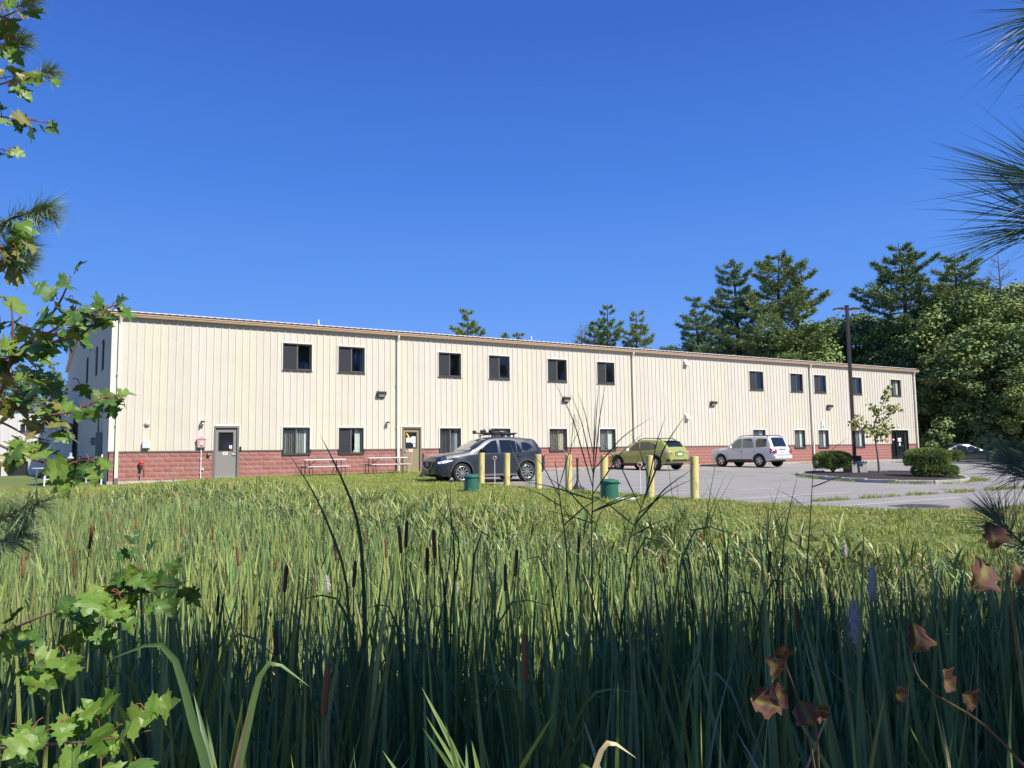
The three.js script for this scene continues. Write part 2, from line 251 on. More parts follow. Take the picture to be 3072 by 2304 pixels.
// downspouts
for (const x of [.29, 12.57, 27.45, 43.3, 55.5]) {
  const g = [bx(x - .065, x + .065, .12, EAVE - .42, .05, .15, .015)];
  g.push(tube([[x, EAVE - .12, .17], [x, EAVE - .2, .17], [x, EAVE - .32, .13], [x, EAVE - .45, .1]], .062, 8));
  for (const y of [2.3, 4.4]) g.push(bx(x - .085, x + .085, y, y + .035, .045, .158));
  const d = M('downspout', g, trimM, bld);
  M('boot', bx(x - .075, x + .075, -.2, .13, .04, .17, .02), flashM, d);
}
// roof
{
  const prof = [[0, 0], [.02, .035], [.05, .035], [.07, 0]]; const slope = (RIDGE - EAVE) / HALF;
  const roofM = mat(.66, .66, .67, .35), eaveM = mat(.06, .03, .035, .5);
  // dark scalloped eave closure showing between gutter and roof sheets
  for (let x = -.1; x < LEN + .2; x += .9144) { const g = [bx(x, Math.min(x + .91, LEN + .28), EAVE - .05, EAVE + .075, .02, .07)]; for (let r = 0; r < 3; r++) g.push(bx(x + r * .3048 + .06, x + r * .3048 + .17, EAVE + .075, EAVE + .112, .0, .078)); M('eave_closure', g, eaveM, bld); }
  const sec = []; for (let r = 0; r < 3; r++) { for (const p of prof) sec.push([p[0] + r * .3048, p[1]]); } sec.push([.9144, 0]);
  const g = grid(sec.length - 1, 1, (u, v) => { const p = sec[Math.round(u * (sec.length - 1))]; return [p[0], lerp(EAVE + .07, RIDGE, v) + p[1] * .9, lerp(.0, -HALF, v)]; }); const gg = toCreasedNormals(g, .3);
  for (let x = -.1, k = 0; x < LEN + .2; x += .9144, k++) M('roof_panel', gg, roofM, bld).position.set(x, 0, 0);
  for (let k = 0; k < 6; k++) M('eave_flashing', bx(k * 9.4 - (k ? 0 : .1), Math.min((k + 1) * 9.4 - .015, LEN + .3), EAVE + .112, EAVE + .15, -.16, -.002), mat(.76, .75, .74, .4), bld);
  M('back_roof', grid(1, 1, (u, v) => [lerp(-1.45, LEN, u) + 0, lerp(RIDGE, EAVE, v), lerp(-HALF, -2 * HALF - .2, v)]), roofM, bld);
  // ridge cap, gable roof corner left of the front panels
  for (let k = 0; k < 6; k++) { const a = k ? k * 9.4 : -.8, b = k === 5 ? LEN + .3 : (k + 1) * 9.4 - .02; M('ridge_cap', [bx(a, b, RIDGE + .03, RIDGE + .06, -HALF - .3, -HALF + .3)], mat(.74, .73, .72, .5), bld); }
  M('roof_edge', [grid(1, 8, (u, v) => { const z = lerp(.2, -HALF, v); return [lerp(-.1, -SKEW * -z - .2, u) * 1 - 0, lerp(EAVE + .08, RIDGE, v), z]; })], roofM, bld);
  for (const x of [11.9, 27.5]) M('vent_pipe', cyl(.045, .045, .45, x, RIDGE - .15, -HALF + .8, 12), mat(.6, .6, .6, .6), bld);
  // gable rake trims
  for (const [z0, z1, y0, y1] of [[.2, -HALF, EAVE, RIDGE], [-HALF, -2 * HALF - .2, RIDGE, EAVE]]) M('rake_trim', grid(1, 3, (u, v) => { const z = lerp(z0, z1, u), y = lerp(y0, y1, u), x = -SKEW * -z; return [[x - .2, y + .04, z], [x - .2, y - .2, z], [x - .02, y - .2, z], [x - .02, y - .19, z]][Math.round(v * 3)]; }), tanM, bld);
}
// gable end wall, facing the yard on the left: ribbed
{
  const pos = [], idx = [], uv = []; const pr = [[0, 0], [.06, 0], [.075, .03], [.12, .03], [.135, 0]];
  const endWin = [[-2.6, -3.6], [-5.2, -6.2], [-9.8, -10.8]];
  const pts = []; for (let s = .12; s < 2 * HALF; s += .3048) for (const p of pr) if (s + p[0] < 2 * HALF) pts.push([s + p[0], p[1]]);
  const topY = s => EAVE - .02 + (RIDGE - EAVE) * (1 - Math.abs(s - HALF) / HALF);
  pts.forEach(([s, d]) => { for (const y of [-.5, topY(s)]) { pos.push(-SKEW * s - .01 - d, y, -s); uv.push(s, y); } });
  for (let i = 0; i < pts.length - 1; i++) { const a = i * 2; idx.push(a, a + 1, a + 2, a + 2, a + 1, a + 3); }
  const g = new THREE.BufferGeometry(); g.setAttribute('position', new THREE.Float32BufferAttribute(pos, 3)); g.setAttribute('uv', new THREE.Float32BufferAttribute(uv, 2)); g.setIndex(idx); g.computeVertexNormals();
  M('end_wall', toCreasedNormals(g, .3), mat(.66, .615, .51, .42, { map: panelTex }), bld);
  for (const [a, b] of endWin) { const w = part('end_window', bld); w.position.set(-SKEW * -a - .05, 0, 0); M('frame', [bx(-.03, .0, 4.87, 6.12, b, a), bx(-.045, .01, 4.83, 4.87, b, a), bx(-.045, .01, 6.12, 6.16, b, a), bx(-.045, .01, 4.83, 6.16, b - .05, b), bx(-.045, .01, 4.83, 6.16, a, a + .05)], bronze, w); M('pane', bx(-.036, -.032, 4.9, 6.1, b + .03, a - .03), phys(.02, .025, .03, .05), w); }
}
M('back_wall', [bx(-1.3, LEN - .1, -.5, EAVE, -2 * HALF - .05, -2 * HALF + .1), bx(LEN - .25, LEN - .06, -.5, EAVE, -2 * HALF, -.25)], panelM[0], bld);
M('gable_infill', grid(2, 1, (u, v) => [LEN - .1, v ? (u === .5 ? RIDGE : EAVE) - .02 : EAVE - .4, -2 * HALF * u]), panelM[0], bld);

// ------------------------------------------------------------------ windows and doors of the building
const glassM = phys(.92, .95, .93, .02, { transmission: 1, thickness: 0, ior: 1.52, specularIntensity: 1 });
const roomWall = mat(.58, .57, .53, .95), roomFloor = mat(.22, .21, .2, 1), roomCeil = mat(.6, .6, .58, .95);
const screenLite = new THREE.MeshStandardMaterial({ color: col(.05, .052, .055), roughness: .9, transparent: true, opacity: .3, side: THREE.DoubleSide });
const screenM = new THREE.MeshStandardMaterial({ color: col(.048, .053, .062), roughness: .9, transparent: true, opacity: .62, side: THREE.DoubleSide });
const blindM = mat(.86, .85, .83, .7), blindG = mat(.46, .46, .45, .8), curtainM = mat(.6, .47, .36, .9);
function makeWindow(x0, x1, y0, y1, kind) {
  const w = part('window', bld), W = x1 - x0, H = y1 - y0; w.position.set(x0, y0, 0);
  const f = .05;
  M('frame', [bx(0, W, 0, f, -.1, .045), bx(0, W, H - f, H, -.1, .045), bx(0, f, f, H - f, -.1, .045), bx(W - f, W, f, H - f, -.1, .045), bx(-.01, W + .01, -.03, 0, -.02, .07)], bronze, w);
  M('surround_trim', y0 > 3 ? [bx(-.045, -.002, -.03, H + .045, .003, .042), bx(W + .002, W + .045, -.03, H + .045, .003, .042), bx(-.002, W + .002, H + .002, H + .045, .003, .042)] : [bx(-.06, -.002, FL + .04 - y0, H + .055, .003, .042), bx(W + .002, W + .06, FL + .04 - y0, H + .055, .003, .042), bx(-.002, W + .002, H + .002, H + .055, .003, .042)], whiteTrim, w);
  M('mullion', [bx(W / 2 - .03, W / 2 + .03, f, H - f, -.075, -.005)], mat(.13, .12, .11, .45), w);
  const sash = mat(.1, .095, .09, .5);
  M('sash', [bx(W / 2 + .03, W - f, f, f + .035, -.07, -.02), bx(W / 2 + .03, W - f, H - f - .035, H - f, -.07, -.02), bx(W - f - .035, W - f, f + .035, H - f - .035, -.07, -.02)], sash, w);
  M('pane', bx(W / 2 + .03, W - f - .03, f + .03, H - f - .03, -.05, -.047), glassM, w).rotation.y = rr(-.004, .004);
  M('pane', bx(f, W / 2 - .03, f, H - f, -.072, -.069), glassM, w).rotation.y = rr(-.004, .004);
  M('insect_screen', bx(f, W / 2 - .03, f, H - f, -.03, -.028), kind === 'dark' ? screenM : kind === 'right' ? screenM : screenLite, w);
  // room behind
  const fl = y0 > 3 ? -.85 : -.95, ce = H + .32, dp = -4.6;
  M('room_wall', [bx(-.48, W + .48, fl, ce, dp - .05, dp), bx(-.5, -.46, fl, ce, dp, -.225), bx(W + .46, W + .5, fl, ce, dp, -.225)], roomWall, w);
  M('room_floor', bx(-.46, W + .46, fl - .04, fl, dp, -.225), roomFloor, w); M('room_ceiling', bx(-.46, W + .46, ce, ce + .04, dp, -.225), roomCeil, w);
  M('reveal', [bx(-.01, 0, 0, H, -.225, -.1), bx(W, W + .01, 0, H, -.225, -.1), bx(-.01, W + .01, H, H + .01, -.225, -.1), bx(-.01, W + .01, -.01, 0, -.225, -.1)], whiteTrim, w);
  const slat = (x, ww, yaw, m) => { const o = M('blind_slat', bx(-ww / 2, ww / 2, .03, H - .06, -.0015, .0015), m, w); o.position.set(x, 0, -.16); o.rotation.y = yaw; };
  if (kind === 'open') { for (let k = 0; k < 13; k++) slat(.1 + k * (W - .2) / 12 + rr(-.01, .01), .085, k === 1 || k > 10 ? .2 : .95 + rr(-.12, .12), blindM); }
  if (kind === 'grey') { for (let k = 0; k < 14; k++) slat(.08 + k * (W - .16) / 13, .085, k > 10 ? .4 : .9 + rr(-.1, .1), blindG); }
  if (kind === 'right') { for (let k = 0; k < 5; k++) slat(W * .72 + k * .07, .085, .35, blindM); M('sill_bottle', [cyl(.03, .03, .13, W * .64, .02, -.13, 10), cyl(.012, .012, .05, W * .64, .15, -.13, 8)], blindM, w); }
  if (kind === 'closed') { for (let k = 0; k < 14; k++) slat(.06 + k * (W - .12) / 13, .096, .12, blindM); }
  if (kind === 'half') { for (let k = 0; k < 7; k++) slat(W * .5 + .04 + k * .08, .09, .15, blindM); slat(.1, .09, .3, blindG); slat(.2, .09, .3, blindG); }
  if (kind === 'curtain') M('curtain', grid(60, 2, (u, v) => [lerp(.03, W - .03, u), lerp(.03, H - .05, v), -.16 + .018 * Math.sin(u * 46) + .008 * Math.sin(u * 17 + v)]), curtainM, w);
  if (kind === 'dark') M('furniture', [bx(W * rr(.5, .6), W * rr(.75, .95), fl, H * rr(.1, .6), -2.6, -2.1), bx(-.1, W * .5, fl, H * rr(.0, .2), -1.6, -1.0)], mat(.25, .22, .2, .8), w);
  return w;
}
upper.forEach((w, i) => makeWindow(...w, i === 10 ? 'half' : 'dark'));
lower.forEach((w, i) => makeWindow(...w, ['open', 'right', 'grey', 'open', 'curtain', 'closed', 'closed', 'closed', 'closed', 'closed'][i]));
const paper = mat(.82, .82, .8, .8), steel = mat(.55, .56, .58, .3, { metalness: .8 });
function makeDoor(i, leafM, frameM) {
  const [x0, x1, y0, y1] = doors[i], d = part('door', bld), W = x1 - x0, H = y1 - y0; d.position.set(x0, y0, 0);
  M('frame', [bx(-.04, .05, 0, H + .03, -.12, .05), bx(W - .05, W + .04, 0, H + .03, -.12, .05), bx(.05, W - .05, H - .05, H + .03, -.12, .05)], frameM, d);
  M('surround_trim', [bx(-.09, -.042, FL + .04 - y0, H + .085, .003, .045), bx(W + .042, W + .09, FL + .04 - y0, H + .085, .003, .045), bx(-.042, W + .042, H + .032, H + .085, .003, .045)], whiteTrim, d);
  const gx0 = .2, gx1 = W - .22, gy0 = 1.2, gy1 = H - .26;
  M('leaf', [bx(.055, W - .055, .015, gy0, -.07, -.025), bx(.055, W - .055, gy1, H - .055, -.07, -.025), bx(.055, gx0, gy0, gy1, -.07, -.025), bx(gx1, W - .055, gy0, gy1, -.07, -.025)], leafM, d);
  M('glazing_bead', [bx(gx0 - .03, gx0, gy0 - .03, gy1 + .03, -.024, -.012), bx(gx1, gx1 + .03, gy0 - .03, gy1 + .03, -.024, -.012), bx(gx0, gx1, gy0 - .03, gy0, -.024, -.012), bx(gx0, gx1, gy1, gy1 + .03, -.024, -.012)], bronze, d);
  M('pane', bx(gx0, gx1, gy0, gy1, -.05, -.046), phys(.02, .022, .024, .04), d);
  M('threshold', bx(-.02, W + .02, -.04, .012, -.12, .08), steel, d);
  const hx = i === 0 ? W - .12 : .13, s = i === 0 ? -1 : 1;
  M('handle', [bx(hx - .035, hx + .035, .93, 1.16, -.024, -.012, .01), rod([hx, 1.03, -.02], [hx, 1.03, .04], .012), rod([hx, 1.03, .04], [hx + s * .11, 1.03, .04], .012), cyl(.022, .022, .02, hx, 1.13, -.01, 12)], steel, d);
  const nx = W / 2 - .02; M('notice_plate', bx(nx - .12, nx + .1, 1.0, 1.14, -.024, -.018), mat(.80, .62, .5, .6), d);
  M('notice_print', [bx(nx - .08, nx + .06, 1.085, 1.1, -.0175, -.017), bx(nx - .05, nx + .03, 1.045, 1.065, -.0175, -.017)], mat(.5, .2, .15, .8), d);
  return [d, W, H, gx0, gx1, gy0, gy1];
}
const leafTex = tex(256, 1.4, (u, v) => { const n = tn(u, v, 3, 2) + .5 * tn(u, v, 9, 6), k = sstep(-.1, .5, n); return [lerp(.9, 1.0, k), lerp(.92, .86, k), lerp(.95, .62, k)]; });
{ const [d, W, H, a, b, c, e] = makeDoor(0, mat(.25, .235, .215, .5), mat(.17, .16, .15, .5)); M('notice', [bx(b - .14, b - .02, c + .08, c + .22, -.045, -.043)], paper, d); M('notice_print', [bx(b - .11, b - .05, c + .13, c + .19, -.0425, -.042)], mat(.25, .25, .25, .9), d); M('sticker', bx(b - .06, b - .01, c + .02, c + .07, -.045, -.043), mat(.7, .1, .1, .8), d); M('card_reader', bx(W + .06, W + .14, 1.18, 1.36, .045, .085, .01), mat(.03, .03, .03, .5), d); }
{ const [d, W, H, a, b, c, e] = makeDoor(1, mat(.31, .25, .16, .5, { map: leafTex }), mat(.2, .165, .11, .6)); M('notice', [bx(a + .03, a + .3, c + .27, c + .5, -.045, -.043)], paper, d); M('notice', [bx(b - .24, b - .03, c + .22, c + .56, -.045, -.043)], paper, d); M('notice', [bx(b - .15, b - .03, c + .03, c + .2, -.045, -.043)], mat(.7, .62, .7, .8), d); const y = M('yellow_tape', bx(-.03, .03, -.19, .19, -.001, .001), mat(.75, .66, .05, .8), d); y.position.set(a + .14, e - .17, -.042); y.rotation.z = .6; }
{ // glazed entrance at the far end
  const [x0, x1, y0, y1] = doors[2], d = part('entrance', bld), W = x1 - x0, H = y1 - y0; d.position.set(x0, y0, 0);
  const blk = mat(.018, .02, .022, .35);
  M('frame', [bx(0, .07, 0, H, -.12, .05), bx(W - .07, W, 0, H, -.12, .05), bx(.07, W - .07, H - .07, H, -.12, .05), bx(.62, .69, 0, H - .07, -.1, .03), bx(1.62, 1.69, 0, H - .07, -.1, .03), bx(.07, .62, 0, .2, -.1, .0), bx(1.69, W - .07, 0, .2, -.1, .0)], blk, d);
  M('surround_trim', [bx(-.06, -.002, FL + .04 - y0, H + .06, .003, .045), bx(W + .002, W + .06, FL + .04 - y0, H + .06, .003, .045), bx(-.002, W + .002, H + .002, H + .06, .003, .045)], whiteTrim, d);
  const dk = phys(.012, .016, .018, .05);
  M('side_pane', bx(.07, .62, .2, H - .07, -.06, -.055), dk, d); M('side_pane', bx(1.69, W - .07, .2, H - .07, -.06, -.055), phys(.03, .04, .042, .05), d);
  const l = M('door_leaf', [bx(.7, .8, .02, H - .08, -.08, -.03), bx(1.51, 1.61, .02, H - .08, -.08, -.03), bx(.8, 1.51, .02, .3, -.08, -.03), bx(.8, 1.51, H - .2, H - .08, -.08, -.03), bx(.8, 1.51, .95, 1.05, -.08, -.03)], blk, d);
  M('door_pane', bx(.8, 1.51, .3, H - .2, -.06, -.055), dk, d);
  M('push_bar', [rod([.85, 1.0, 0], [1.5, 1.0, 0], .015), rod([.85, 1, -.03], [.85, 1, 0], .012), rod([1.5, 1, -.03], [1.5, 1, 0], .012)], steel, d);
  M('notice', bx(.95, 1.35, 1.35, 1.62, -.053, -.05), paper, d); M('notice', new THREE.CircleGeometry(.1, 20).scale(1, 1.6, 1).translate(1.15, 1.12, -.045), paper, d); M('notice', bx(.3, .5, 1.45, 1.55, -.053, -.05), paper, d);
}

// ------------------------------------------------------------------ fixtures fixed to the walls
const lampBody = mat(.06, .052, .045, .5), lampLens = phys(.7, .7, .68, .15);
{
  const spots = [[11.7, 3.85, 'bronze wall floodlight between the upper window pair and the second downspout'], [22.6, 3.85, 'bronze wall floodlight high above the window with tan curtains'], [33.9, 3.85, 'bronze wall floodlight on the blank siding above the green and white cars'], [45.2, 3.85, 'bronze wall floodlight above the small blue sign']];
  for (const [x, y, l] of spots) {
    const t = thing('wall_floodlight', l, 'wall light', [x, y, .035], 0, 'floodlights along the facade');
    const sh = new THREE.Shape([[0, -.12], [.2, .02], [.24, .12], [.22, .16], [0, .17]].map(p => new THREE.Vector2(...p)));
    const g = new THREE.ExtrudeGeometry(sh, { depth: .4, bevelEnabled: true, bevelSize: .008, bevelThickness: .008, bevelSegments: 1 }); g.rotateY(-Math.PI / 2); g.translate(.2, 0, 0);
    M('housing', g, lampBody, t);
    const ln = new THREE.PlaneGeometry(.3, .19); const o = M('lens', ln, lampLens, t); o.position.set(0, -.052, .117); o.rotation.x = Math.atan2(.2, .14) ;
    M('back_plate', bx(-.13, .13, -.16, .0, -.03, .01), lampBody, t);
  }
}
{ const t = thing('meter_box', 'pale grey plastic box on the siding near the left corner', 'utility box', [1.37, 1.48, .03]);
  M('case', bx(-.145, .145, -.16, .16, 0, .15, .03), mat(.66, .68, .7, .5), t); M('lid', bx(-.12, .12, -.13, .13, .145, .165, .012), mat(.7, .72, .74, .45), t); M('slot', bx(-.07, .05, .06, .085, .166, .168), mat(.3, .31, .33, .6), t); M('plug', bx(.06, .09, .145, .19, .05, .1, .01), mat(.2, .2, .2, .6), t); M('conduit', rod([.09, -.15, .04], [.09, -.28, .04], .016), mat(.6, .6, .6, .5), t); }
{ const t = thing('fire_alarm_box', 'pink house shaped fire alarm box on a white conduit beside the grey door', 'alarm box', [3.53, 1.36, .04]);
  const sh = new THREE.Shape([[-.155, 0], [.155, 0], [.165, .36], [0, .44], [-.165, .36]].map(p => new THREE.Vector2(...p))); const g = new THREE.ExtrudeGeometry(sh, { depth: .13, bevelEnabled: true, bevelSize: .012, bevelThickness: .012, bevelSegments: 2 });
  const pk = mat(.56, .34, .33, .55); M('case', g, pk, t); M('roof_lip', [rod([-.2, .36, .09], [0, .465, .09], .02), rod([.2, .36, .09], [0, .465, .09], .02), bx(-.19, .19, .345, .365, 0, .16)], pk, t);
  M('face_plate', [new THREE.CylinderGeometry(.055, .055, .02, 20).rotateX(Math.PI / 2).translate(0, .2, .15), bx(-.04, .04, .1, .16, .14, .155)], mat(.85, .84, .82, .5), t); M('pull_handle', [bx(-.03, .03, .215, .235, .155, .175), bx(-.035, .035, .06, .085, .14, .165)], mat(.12, .1, .1, .5), t);
  M('conduit', [rod([0, -1.42, .03], [0, .02, .03], .022, .022, 10), bx(-.04, .04, -.5, -.47, 0, .05), bx(-.04, .04, -1.1, -1.07, 0, .05)], mat(.8, .78, .76, .5), t); }
function secCam(x, y, label) { const t = thing('security_camera', label, 'camera', [x, y, .035]); M('base', [cyl(.045, .05, .03, 0, 0, 0, 14).rotateX(Math.PI / 2), rod([0, 0, .02], [.02, -.02, .12], .018)], mat(.45, .45, .44, .5), t); M('body', [rod([-.03, .02, .1], [.1, .0, .2], .04, .045, 12), rod([-.02, -.06, .12], [-.04, -.16, .13], .03, .03, 10)], mat(.2, .2, .2, .4), t); M('hood', bx(-.05, .13, .04, .055, .1, .22), mat(.75, .74, .72, .5), t); return t; }
secCam(3.53, 2.46, 'small dark security camera on the siding above the pink alarm box'); secCam(11.99, 2.5, 'small pale security camera on the siding left of the tan door');
{ const t = thing('vent_hood', 'round cream vent hood on the siding above the grey box', 'vent', [1.4, 2.35, .03]); M('hood', [new THREE.SphereGeometry(.1, 16, 8, 0, Math.PI * 2, 0, Math.PI / 2).rotateX(Math.PI / 2), cyl(.115, .115, .02, 0, 0, 0, 18).rotateX(Math.PI / 2)], mat(.62, .48, .42, .6), t); M('rim', new THREE.TorusGeometry(.105, .016, 8, 20), mat(.72, .68, .6, .5), t); }
{ const t = thing('door_intercom', 'small dark intercom box on the red block left of the grey door', 'intercom', [3.83, 1.05, .05]); M('case', bx(-.05, .06, -.08, .06, -.01, .08, .012), mat(.06, .05, .05, .5), t); M('button_plate', bx(-.02, .05, .0, .04, .08, .086), mat(.6, .6, .62, .4), t); }
{ const t = thing('hose_connection', 'red capped fire hose connection sticking out of the red block', 'fire connection', [1.21, .72, .04]); const rd = mat(.55, .06, .06, .45); M('cap', [new THREE.SphereGeometry(.1, 16, 10).scale(1, .8, 1).translate(0, .02, .1), cyl(.075, .075, .12, 0, -.09, .1, 16), cyl(.03, .03, .03, 0, .09, .1, 8)], rd, t); M('outlet', [cyl(.06, .065, .14, 0, -.25, .1, 14), rod([0, -.1, .0], [0, -.1, .1], .05)], mat(.05, .05, .05, .5), t); M('chain', tube([[.08, 0, .1], [.13, -.2, .08], [.14, -.5, .05]], .012, 6), mat(.3, .12, .08, .7), t); }
{ const t = thing('hose_bib', 'small brass hose tap low on the red block under the red cap', 'tap', [1.2, .2, .04]); M('body', [rod([0, 0, 0], [0, 0, .1], .025), rod([0, 0, .09], [0, -.09, .11], .022), cyl(.04, .04, .015, 0, .05, .08, 12), rod([0, 0, .08], [0, .06, .08], .01)], mat(.5, .5, .52, .35, { metalness: .7 }), t); }
{ const t = thing('outlet_box', 'tiny white outlet box on the red block beside the white conduit', 'outlet', [3.6, .42, .045]); M('case', bx(-.03, .04, -.05, .05, 0, .05, .01), mat(.75, .7, .7, .5), t); M('cover', bx(-.025, .035, -.08, -.03, .02, .06, .008), mat(.08, .05, .05, .6), t); }
for (const [x, y, l] of [[31.68, 3.0, 'white louvred vent hood midway up the blank siding'], [31.7, 6.36, 'white vent hood tucked under the gutter']]) { const t = thing('vent_cover', l, 'vent', [x, y, .03]); const sh = new THREE.Shape([[0, -.12], [.2, -.12], [.2, -.02], [0, .2]].map(p => new THREE.Vector2(...p))); const g = new THREE.ExtrudeGeometry(sh, { depth: .3, bevelEnabled: false }); g.rotateY(-Math.PI / 2); g.translate(.15, 0, 0); M('hood', g, whiteTrim, t); M('louvre', [bx(-.13, .13, -.13, -.122, .02, .18), bx(-.17, .17, -.14, .22, -.005, .01)], whiteTrim, t); }
{ const t = thing('wall_sign', 'small white, green and blue notice on the siding above a far window', 'sign', [44.5, 2.62, .04]); M('board', bx(-.17, .17, -.3, .3, 0, .01), mat(.68, .76, .72, .6), t); M('green_header', bx(-.15, .15, .14, .28, .0105, .012), mat(.45, .68, .5, .7), t); M('blue_symbol', bx(-.08, .08, -.22, -.06, .0105, .012), mat(.12, .22, .5, .7), t); }
{ const t = thing('wall_sign', 'orange brown square sign beside the glazed entrance', 'sign', [51.75, 1.62, .04]); M('board', bx(-.2, .2, -.22, .22, 0, .012), mat(.5, .2, .08, .6), t); M('print', [bx(-.14, .14, .06, .1, .0125, .013), bx(-.14, .14, -.02, .02, .0125, .013), bx(-.14, .14, -.1, -.06, .0125, .013)], mat(.75, .5, .35, .7), t); }
{ const t = thing('wall_sign', 'tiny grey number plaque above the glazed entrance', 'sign', [53.2, 2.62, .04]); M('board', bx(-.13, .13, -.12, .12, 0, .01), mat(.5, .49, .44, .7), t); M('inset', bx(-.09, .09, -.08, .08, .0105, .012), mat(.6, .58, .5, .7), t); }
// end wall fixtures
{ const t = thing('electric_meter', 'blue grey electric meter cabinet on the shaded end wall', 'utility box', [-.22, 1.5, -2.4]); const gm = mat(.16, .2, .23, .5); M('cabinet', bx(-.2, .05, -.75, .55, -.4, .4, .02), gm, t); M('meter', [cyl(.1, .1, .18, 0, 0, 0, 16).rotateZ(Math.PI / 2).translate(-.2, .2, .15), bx(-.33, -.2, .02, .35, -.5, -.2, .02)], gm, t); M('conduit', [rod([-.1, .5, .25], [-.1, 2.2, .25], .035), rod([-.1, -.75, .2], [-.1, -1.9, .2], .035)], mat(.14, .15, .17, .6), t); M('weather_head', bx(-.3, -.08, 2.15, 2.28, .1, .4, .03), mat(.7, .7, .68, .5), t); }
for (const [z, y, l] of [[-2.2, 3.0, 'black wall light high on the shaded end wall, above the meter cabinet'], [-21, 2.4, 'black wall light far back on the shaded end wall']]) { const t = thing('end_wall_light', l, 'wall light', [SKEW * z - .03, y, z], 0); M('bracket', [rod([0, 0, 0], [-.2, 0, 0], .03), bx(-.04, 0, -.1, .1, -.06, .06)], lampBody, t); M('lamp_head', bx(-.42, -.2, -.16, .14, -.14, .14, .02), mat(.02, .02, .02, .4), t); }
{ const t = thing('gas_standpipe', 'dark upright gas pipe with valve wheels beside the end wall', 'standpipe', [-.95, -.45, -3.2]); const p = mat(.045, .045, .05, .5); M('pipe', [rod([0, 0, 0], [0, 1.5, 0], .05, .05, 10), rod([0, 1.35, 0], [.5, 1.4, 0], .05, .05, 10), rod([0, .9, 0], [-.28, .9, 0], .04, .04, 10)], p, t); M('valve_wheel', [new THREE.TorusGeometry(.1, .02, 6, 16).rotateY(Math.PI / 2).translate(-.3, .9, 0)], p, t); M('regulator', [new THREE.SphereGeometry(.14, 14, 8).scale(1, .5, 1).translate(-.35, 1.42, 0), cyl(.06, .06, .2, -.35, 1.45, 0, 10)], mat(.5, .5, .48, .5), t); }
{ const t = thing('corner_post', 'slim white pipe standing at the left corner of the building', 'pipe', [-.22, -.5, -.1]); M('pipe', cyl(.035, .035, 1.6, 0, 0, 0, 12), mat(.8, .8, .78, .5), t); M('strap', bx(-.05, .05, 1.1, 1.13, -.05, .05), steel, t); }

// ------------------------------------------------------------------ low white building on the left, beyond the corner
{
  const R = at(214, 1372, 43), L = V(R.x - 22 * Math.cos(.33), 0, R.z - 22 * Math.sin(.33)); R.y = L.y = 0; const dir = R.clone().sub(L), len = dir.length(); dir.divideScalar(len);
  const t = thing('annexe', 'low white metal sided building with grey roof edge, left of the main building', 'building', [L.x, -.45, L.z], Math.atan2(-dir.z, dir.x)), sgn = 1;
  const wm = mat(.72, .70, .66, .45, { map: panelTex });
  const ops = [[.25, 1.25, .15, 1.25, 'w'], [2.2, 3.1, .1, 1.25, 'w'], [3.55, 4.5, .1, 1.25, 'w'], [.0, .52, 2.9, 3.32, 'w'], [1.5, 2.6, 2.9, 3.32, 'w'], [6, 7, .1, 1.25, 'w']].map(o => [len - o[1], len - o[0], ...o.slice(2)]);
  const H = 4.08; let k = 0;
  for (let x = 0; x < len; x += .4, k++) { const segs = []; const cs = [x, Math.min(len, x + .4), ...ops.flatMap(o => [o[0], o[1]]).filter(c => c > x + .01 && c < x + .39)].sort((a, b) => a - b); for (let i = 0; i < cs.length - 1; i++) { const m = (cs[i] + cs[i + 1]) / 2; let y = 0; for (const o of ops.filter(o => m > o[0] && m < o[1]).sort((a, b) => a[2] - b[2])) { if (o[2] > y) segs.push(bx(cs[i], cs[i + 1], y, o[2], -.1, 0)); y = o[3]; } segs.push(bx(cs[i], cs[i + 1], y, H, -.1, 0)); } segs.push(bx(x, x + .03, 2.2, H, 0, .02)); M('wall_panel', segs, wm, t); }
  for (const o of ops) { const w = part('window', t); M('frame', [bx(o[0], o[1], o[2] - .04, o[2] + .03, -.06, .03), bx(o[0], o[1], o[3] - .03, o[3] + .04, -.06, .03), bx(o[0] - .03, o[0] + .03, o[2], o[3], -.06, .03), bx(o[1] - .03, o[1] + .03, o[2], o[3], -.06, .03), bx((o[0] + o[1]) / 2 - .02, (o[0] + o[1]) / 2 + .02, o[2], o[3], -.06, .01)], bronze, w); M('pane', bx(o[0], o[1], o[2], o[3], -.05, -.045), phys(.03, .035, .04, .05), w); }
  M('roof_edge', bx(0, len + .1, H, H + .22, -.3, .12), mat(.2, .2, .21, .5), t);
  M('roof', grid(1, 1, (u, v) => [u * len, H + .1 + v * .6, sgn * (-.3 - v * 11.4)]), mat(.3, .3, .31, .6), t);
  M('rear_wall', bx(0, len, 0, H, -11.7, -11.6), wm, t);
}
